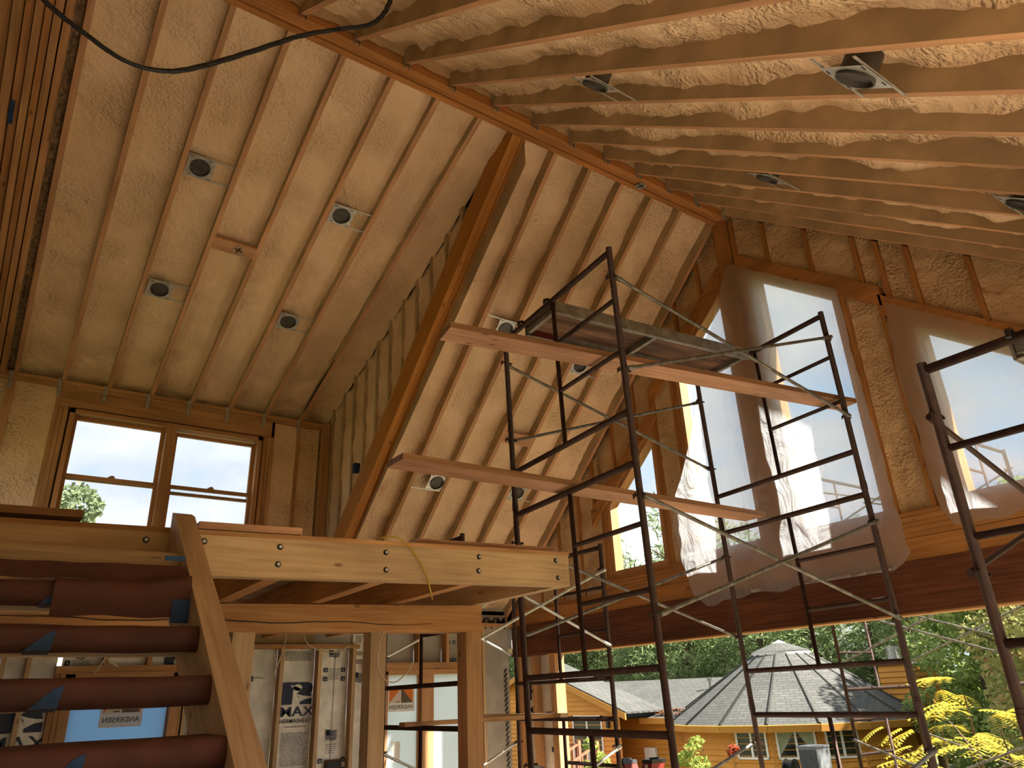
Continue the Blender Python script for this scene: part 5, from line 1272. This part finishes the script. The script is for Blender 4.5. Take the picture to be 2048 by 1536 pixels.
# ---- trees and shrubs
def leaf_blob(mb, rn, blobs, n, lw, ll):
    tot = sum(b[1][0]*b[1][1]*b[1][2] for b in blobs)
    for c, r in blobs:
        for i in range(int(n*r[0]*r[1]*r[2]/tot)):
            while True:
                v = Vector((rn.uniform(-1, 1), rn.uniform(-1, 1), rn.uniform(-1, 1)))
                if 0.2 < v.length <= 1: break
            v = v.normalized()*(v.length**0.45)
            p = Vector(c)+Vector((v.x*r[0], v.y*r[1], v.z*r[2]))
            a = Vector((rn.uniform(-1, 1), rn.uniform(-1, 1), rn.uniform(-0.6, 0.9))).normalized(); b = a.orthogonal().normalized(); b = (b*math.cos(i)+a.cross(b)*math.sin(i))
            k = len(mb.v); s_ = rn.uniform(0.7, 1.3); mb.v += [p-a*ll*s_-b*0, p+b*lw*s_, p+a*ll*s_, p-b*lw*s_]; mb.face((k, k+1, k+2, k+3), [(0, 0)]*4)
def pine_mesh(seed, h, spread):
    rn = random.Random(seed); t = Thing('pine_tree'); mb = MB(); blobs = []
    for i in range(26):
        f = 0.22+0.78*i/25; z = h*f; r = spread*(1-f)**0.7+0.25
        for j in range(3 if f < 0.9 else 1):
            a = rn.random()*6.28; d = r*rn.uniform(0.3, 0.95); blobs.append((Vector((math.cos(a)*d, math.sin(a)*d, z+rn.uniform(-.3, .3))), (r*0.5+0.2, r*0.5+0.2, 0.34+0.1*r)))
    leaf_blob(mb, rn, blobs, 6500, 0.035, 0.20); return mb, rn
def tree_thing(name, label, cat, group, mb_leaf, leaf, h, tr, branches=5, seed=1, crown_r=2.0):
    t = Thing(name, label, cat, group); t.part('foliage', leaf, mb_leaf, kind='stuff'); rn = random.Random(seed)
    m_ = MB(); m_.tube([(0, 0, 0), (0.1, 0.05, h*0.5), (0, 0, h*0.93)], [tr, tr*0.7, tr*0.2], 8); tk = t.part('trunk', 'bark', m_)
    for i in range(branches):
        a = rn.random()*6.28; z = h*rn.uniform(0.3, 0.75); m_ = MB(); m_.tube([(0, 0, z), (math.cos(a)*crown_r*.5, math.sin(a)*crown_r*.5, z+crown_r*.35), (math.cos(a)*crown_r*.85, math.sin(a)*crown_r*.85, z+crown_r*.5)], [tr*.4, tr*.25, tr*.08], 6); t.part('branch', 'bark', m_, tk)
    return t.done(base=(0, 0, 0))
def place(o, x, y, s, rz, label=None, first=False, z=None):
    z = GROUND if z is None else z
    if first: r = o; r.location = (x, y, z+EYE); r.rotation_euler = (0, 0, rz)
    else: r = copy_tree(o, (x, y, z), (0, 0, rz), label)
    r.scale = (s, s, s)
gp = 'pines behind the neighbouring house'
protos = []
for k in range(3):
    mb_, rn_ = pine_mesh(40+k, 11.0+k, 2.7); protos.append(tree_thing('pine_tree', 'tall pine standing in the dense row behind the orange house', 'tree', gp, mb_, 'pine_leaf', 11.5+k, 0.2, 4, k, 1.6))
rn = random.Random(11); spots = []
for row, (xx, n) in enumerate(((31, 13), (34.5, 13), (38, 12))):
    for i in range(n): spots.append((xx+rn.uniform(-1, 1), xx*(0.52+0.92*(i+0.5*row % 1)/(n-1))+rn.uniform(-.8, .8)))
used = set()
for i, (x, y) in enumerate(spots):
    k = i % 3; s = rn.uniform(0.82, 1.15)*(0.8 if y/x < 0.75 else 1.0); place(protos[k], x, y, s, rn.random()*6.28, None, k not in used); used.add(k)
def broad_mesh(seed, h, r, n, lw, ll, low=0.3):
    rn = random.Random(seed); blobs = []
    for i in range(22):
        f = rn.uniform(low, 0.95); z = h*f; rr = r*math.sin(min(1, (1.08-f)/(1.08-low))*math.pi*0.62+0.25); a = rn.random()*6.28; d = rr*rn.uniform(0.2, 0.8); s_ = r*rn.uniform(0.28, 0.45); blobs.append(((math.cos(a)*d, math.sin(a)*d, z), (s_, s_, s_*0.8)))
    mb = MB(); leaf_blob(mb, rn, blobs, n, lw, ll); return mb
gd = 'leafy trees at the right beyond the opening'
ga = tree_thing('broadleaf_tree', 'green leafy tree beyond the opening, right of the chimney', 'tree', gd, broad_mesh(5, 7.5, 2.6, 9000, 0.06, 0.10, 0.15), 'green_leaf', 7, 0.14, 6, 5, 2.2)
gb_ = tree_thing('broadleaf_tree', 'reddish-green autumn tree at the far right beyond the opening', 'tree', gd, broad_mesh(6, 7.0, 2.5, 9000, 0.055, 0.09, 0.12), 'autumn_leaf', 6.5, 0.12, 7, 6, 2.2)
place(ga, 25, 10.6, 1.0, 0.4, first=True)
for (x, y, s, lb) in ((29, 13.0, 1.15, 'green leafy tree right behind the chimney flue'), (22, 7.6, 0.85, 'lower green tree between the two scaffold legs at the right'), (33, 15, 1.3, 'tallest green tree behind the chimney'), (28, 9.6, 1.25, 'large green tree rising to the dark beam at the right'), (26, 7.4, 1.2, 'green tree beside the rightmost scaffold leg')): place(ga, x, y, s, rn.random()*6, lb)
place(gb_, 17.5, 6.6, 0.80, 0.2, first=True)
for (x, y, s, lb) in ((21, 6.6, 1.05, 'autumn tree partly hidden by the rightmost scaffold leg'), (15.5, 4.9, 0.8, 'reddish shrubby tree at the lower right corner'), (19, 5.0, 1.1, 'autumn tree against the right edge of the picture')): place(gb_, x, y, s, rn.random()*6, lb)
# yellow tree
mbq = MB(); ry = random.Random(9)
for i in range(46):
    a = ry.random()*6.28; d = ry.uniform(0.1, 1.15); z = 1.0+ry.uniform(0, 1.75); base = Vector((math.cos(a)*d, math.sin(a)*d, z)); dirv = Vector((math.cos(a+ry.uniform(-.7, .7)), math.sin(a+ry.uniform(-.7, .7)), ry.uniform(-0.35, 0.2))).normalized(); sd = dirv.cross(Vector((0, 0, 1))).normalized()
    for q in range(3):
        dd = (dirv+sd*(q-1)*0.6).normalized(); s2 = dd.cross(Vector((0, 0, 1))).normalized(); L_ = ry.uniform(0.28, 0.42)
        for m_ in range(9):
            p = base+dd*(L_*m_/8)-Vector((0, 0, 0.10*(m_/8)**2))
            for sg in (-1, 1):
                tip = p+s2*sg*0.085+dd*0.03-Vector((0, 0, 0.025)); w = dd*0.016; k = len(mbq.v); mbq.v += [p, p*0.5+tip*0.5+w, tip, p*0.5+tip*0.5-w]; mbq.face((k, k+1, k+2, k+3), [(0, 0)]*4)
yt = tree_thing('yellow_sapling', 'bright yellow feathery sapling in front of the grey roof at the right', 'tree', 'yellow saplings', mbq, 'yellow_leaf', 2.7, 0.035, 7, 9, 0.9)
place(yt, 11.6, 5.55, 1.25, 0.0, first=True, z=GROUND+0.0)
place(yt, 12.6, 6.5, 1.05, 2.0, 'second yellow sapling, lower and left of the brightest one'); place(yt, 10.6, 4.75, 1.1, 4.0, 'yellow sapling low at the right behind the scaffold brace')
# shrubs
def shrub(label, x, y, h, r, leaf, seed, n=1800, lw=0.03, ll=0.055):
    mb = broad_mesh(seed, h, r, n, lw, ll, 0.1); o = tree_thing('shrub', label, 'shrub', 'shrubs along the neighbouring house', mb, leaf, h*0.9, 0.02, 3, seed, r*.7); o.location = (x, y, GROUND+EYE)
shrub('tall yellow-green weed in front of the small house window', 12.6, 11.75, 2.65, 0.45, 'shrub_leaf', 21)
shrub('reddish shrub below the orange wall beside the yellow-green weed', 13.0, 11.0, 2.45, 0.16, 'red_leaf', 22, 700)
shrub('low green bush below the round house window', 12.5, 10.3, 1.75, 0.9, 'shrub_leaf', 23, 2600)
shrub('thin green weed in front of the sliding door', 13.5, 15.9, 2.6, 0.4, 'shrub_leaf', 24, 900)
shrub('small yellow bush beside the deck stair', 12.5, 14.7, 1.55, 0.5, 'yellow_leaf', 25, 900)
shrub('green bush in front of the air conditioner', 12.0, 8.4, 1.5, 0.7, 'shrub_leaf', 26, 1600)
shrub('green bush at the foot of the yellow saplings', 10.8, 5.6, 1.6, 0.9, 'shrub_leaf', 27, 2200)
# tree seen through the dormer window
dt = tree_thing('broadleaf_tree', 'pale green treetop seen through the dormer window at the left', 'tree', None, broad_mesh(31, 7.9, 1.2, 5200, 0.04, 0.07, 0.4), 'hazy_leaf', 7.4, 0.1, 5, 31, 1.0)
dt.location = (0.95, 16.3, GROUND+EYE-0.25)
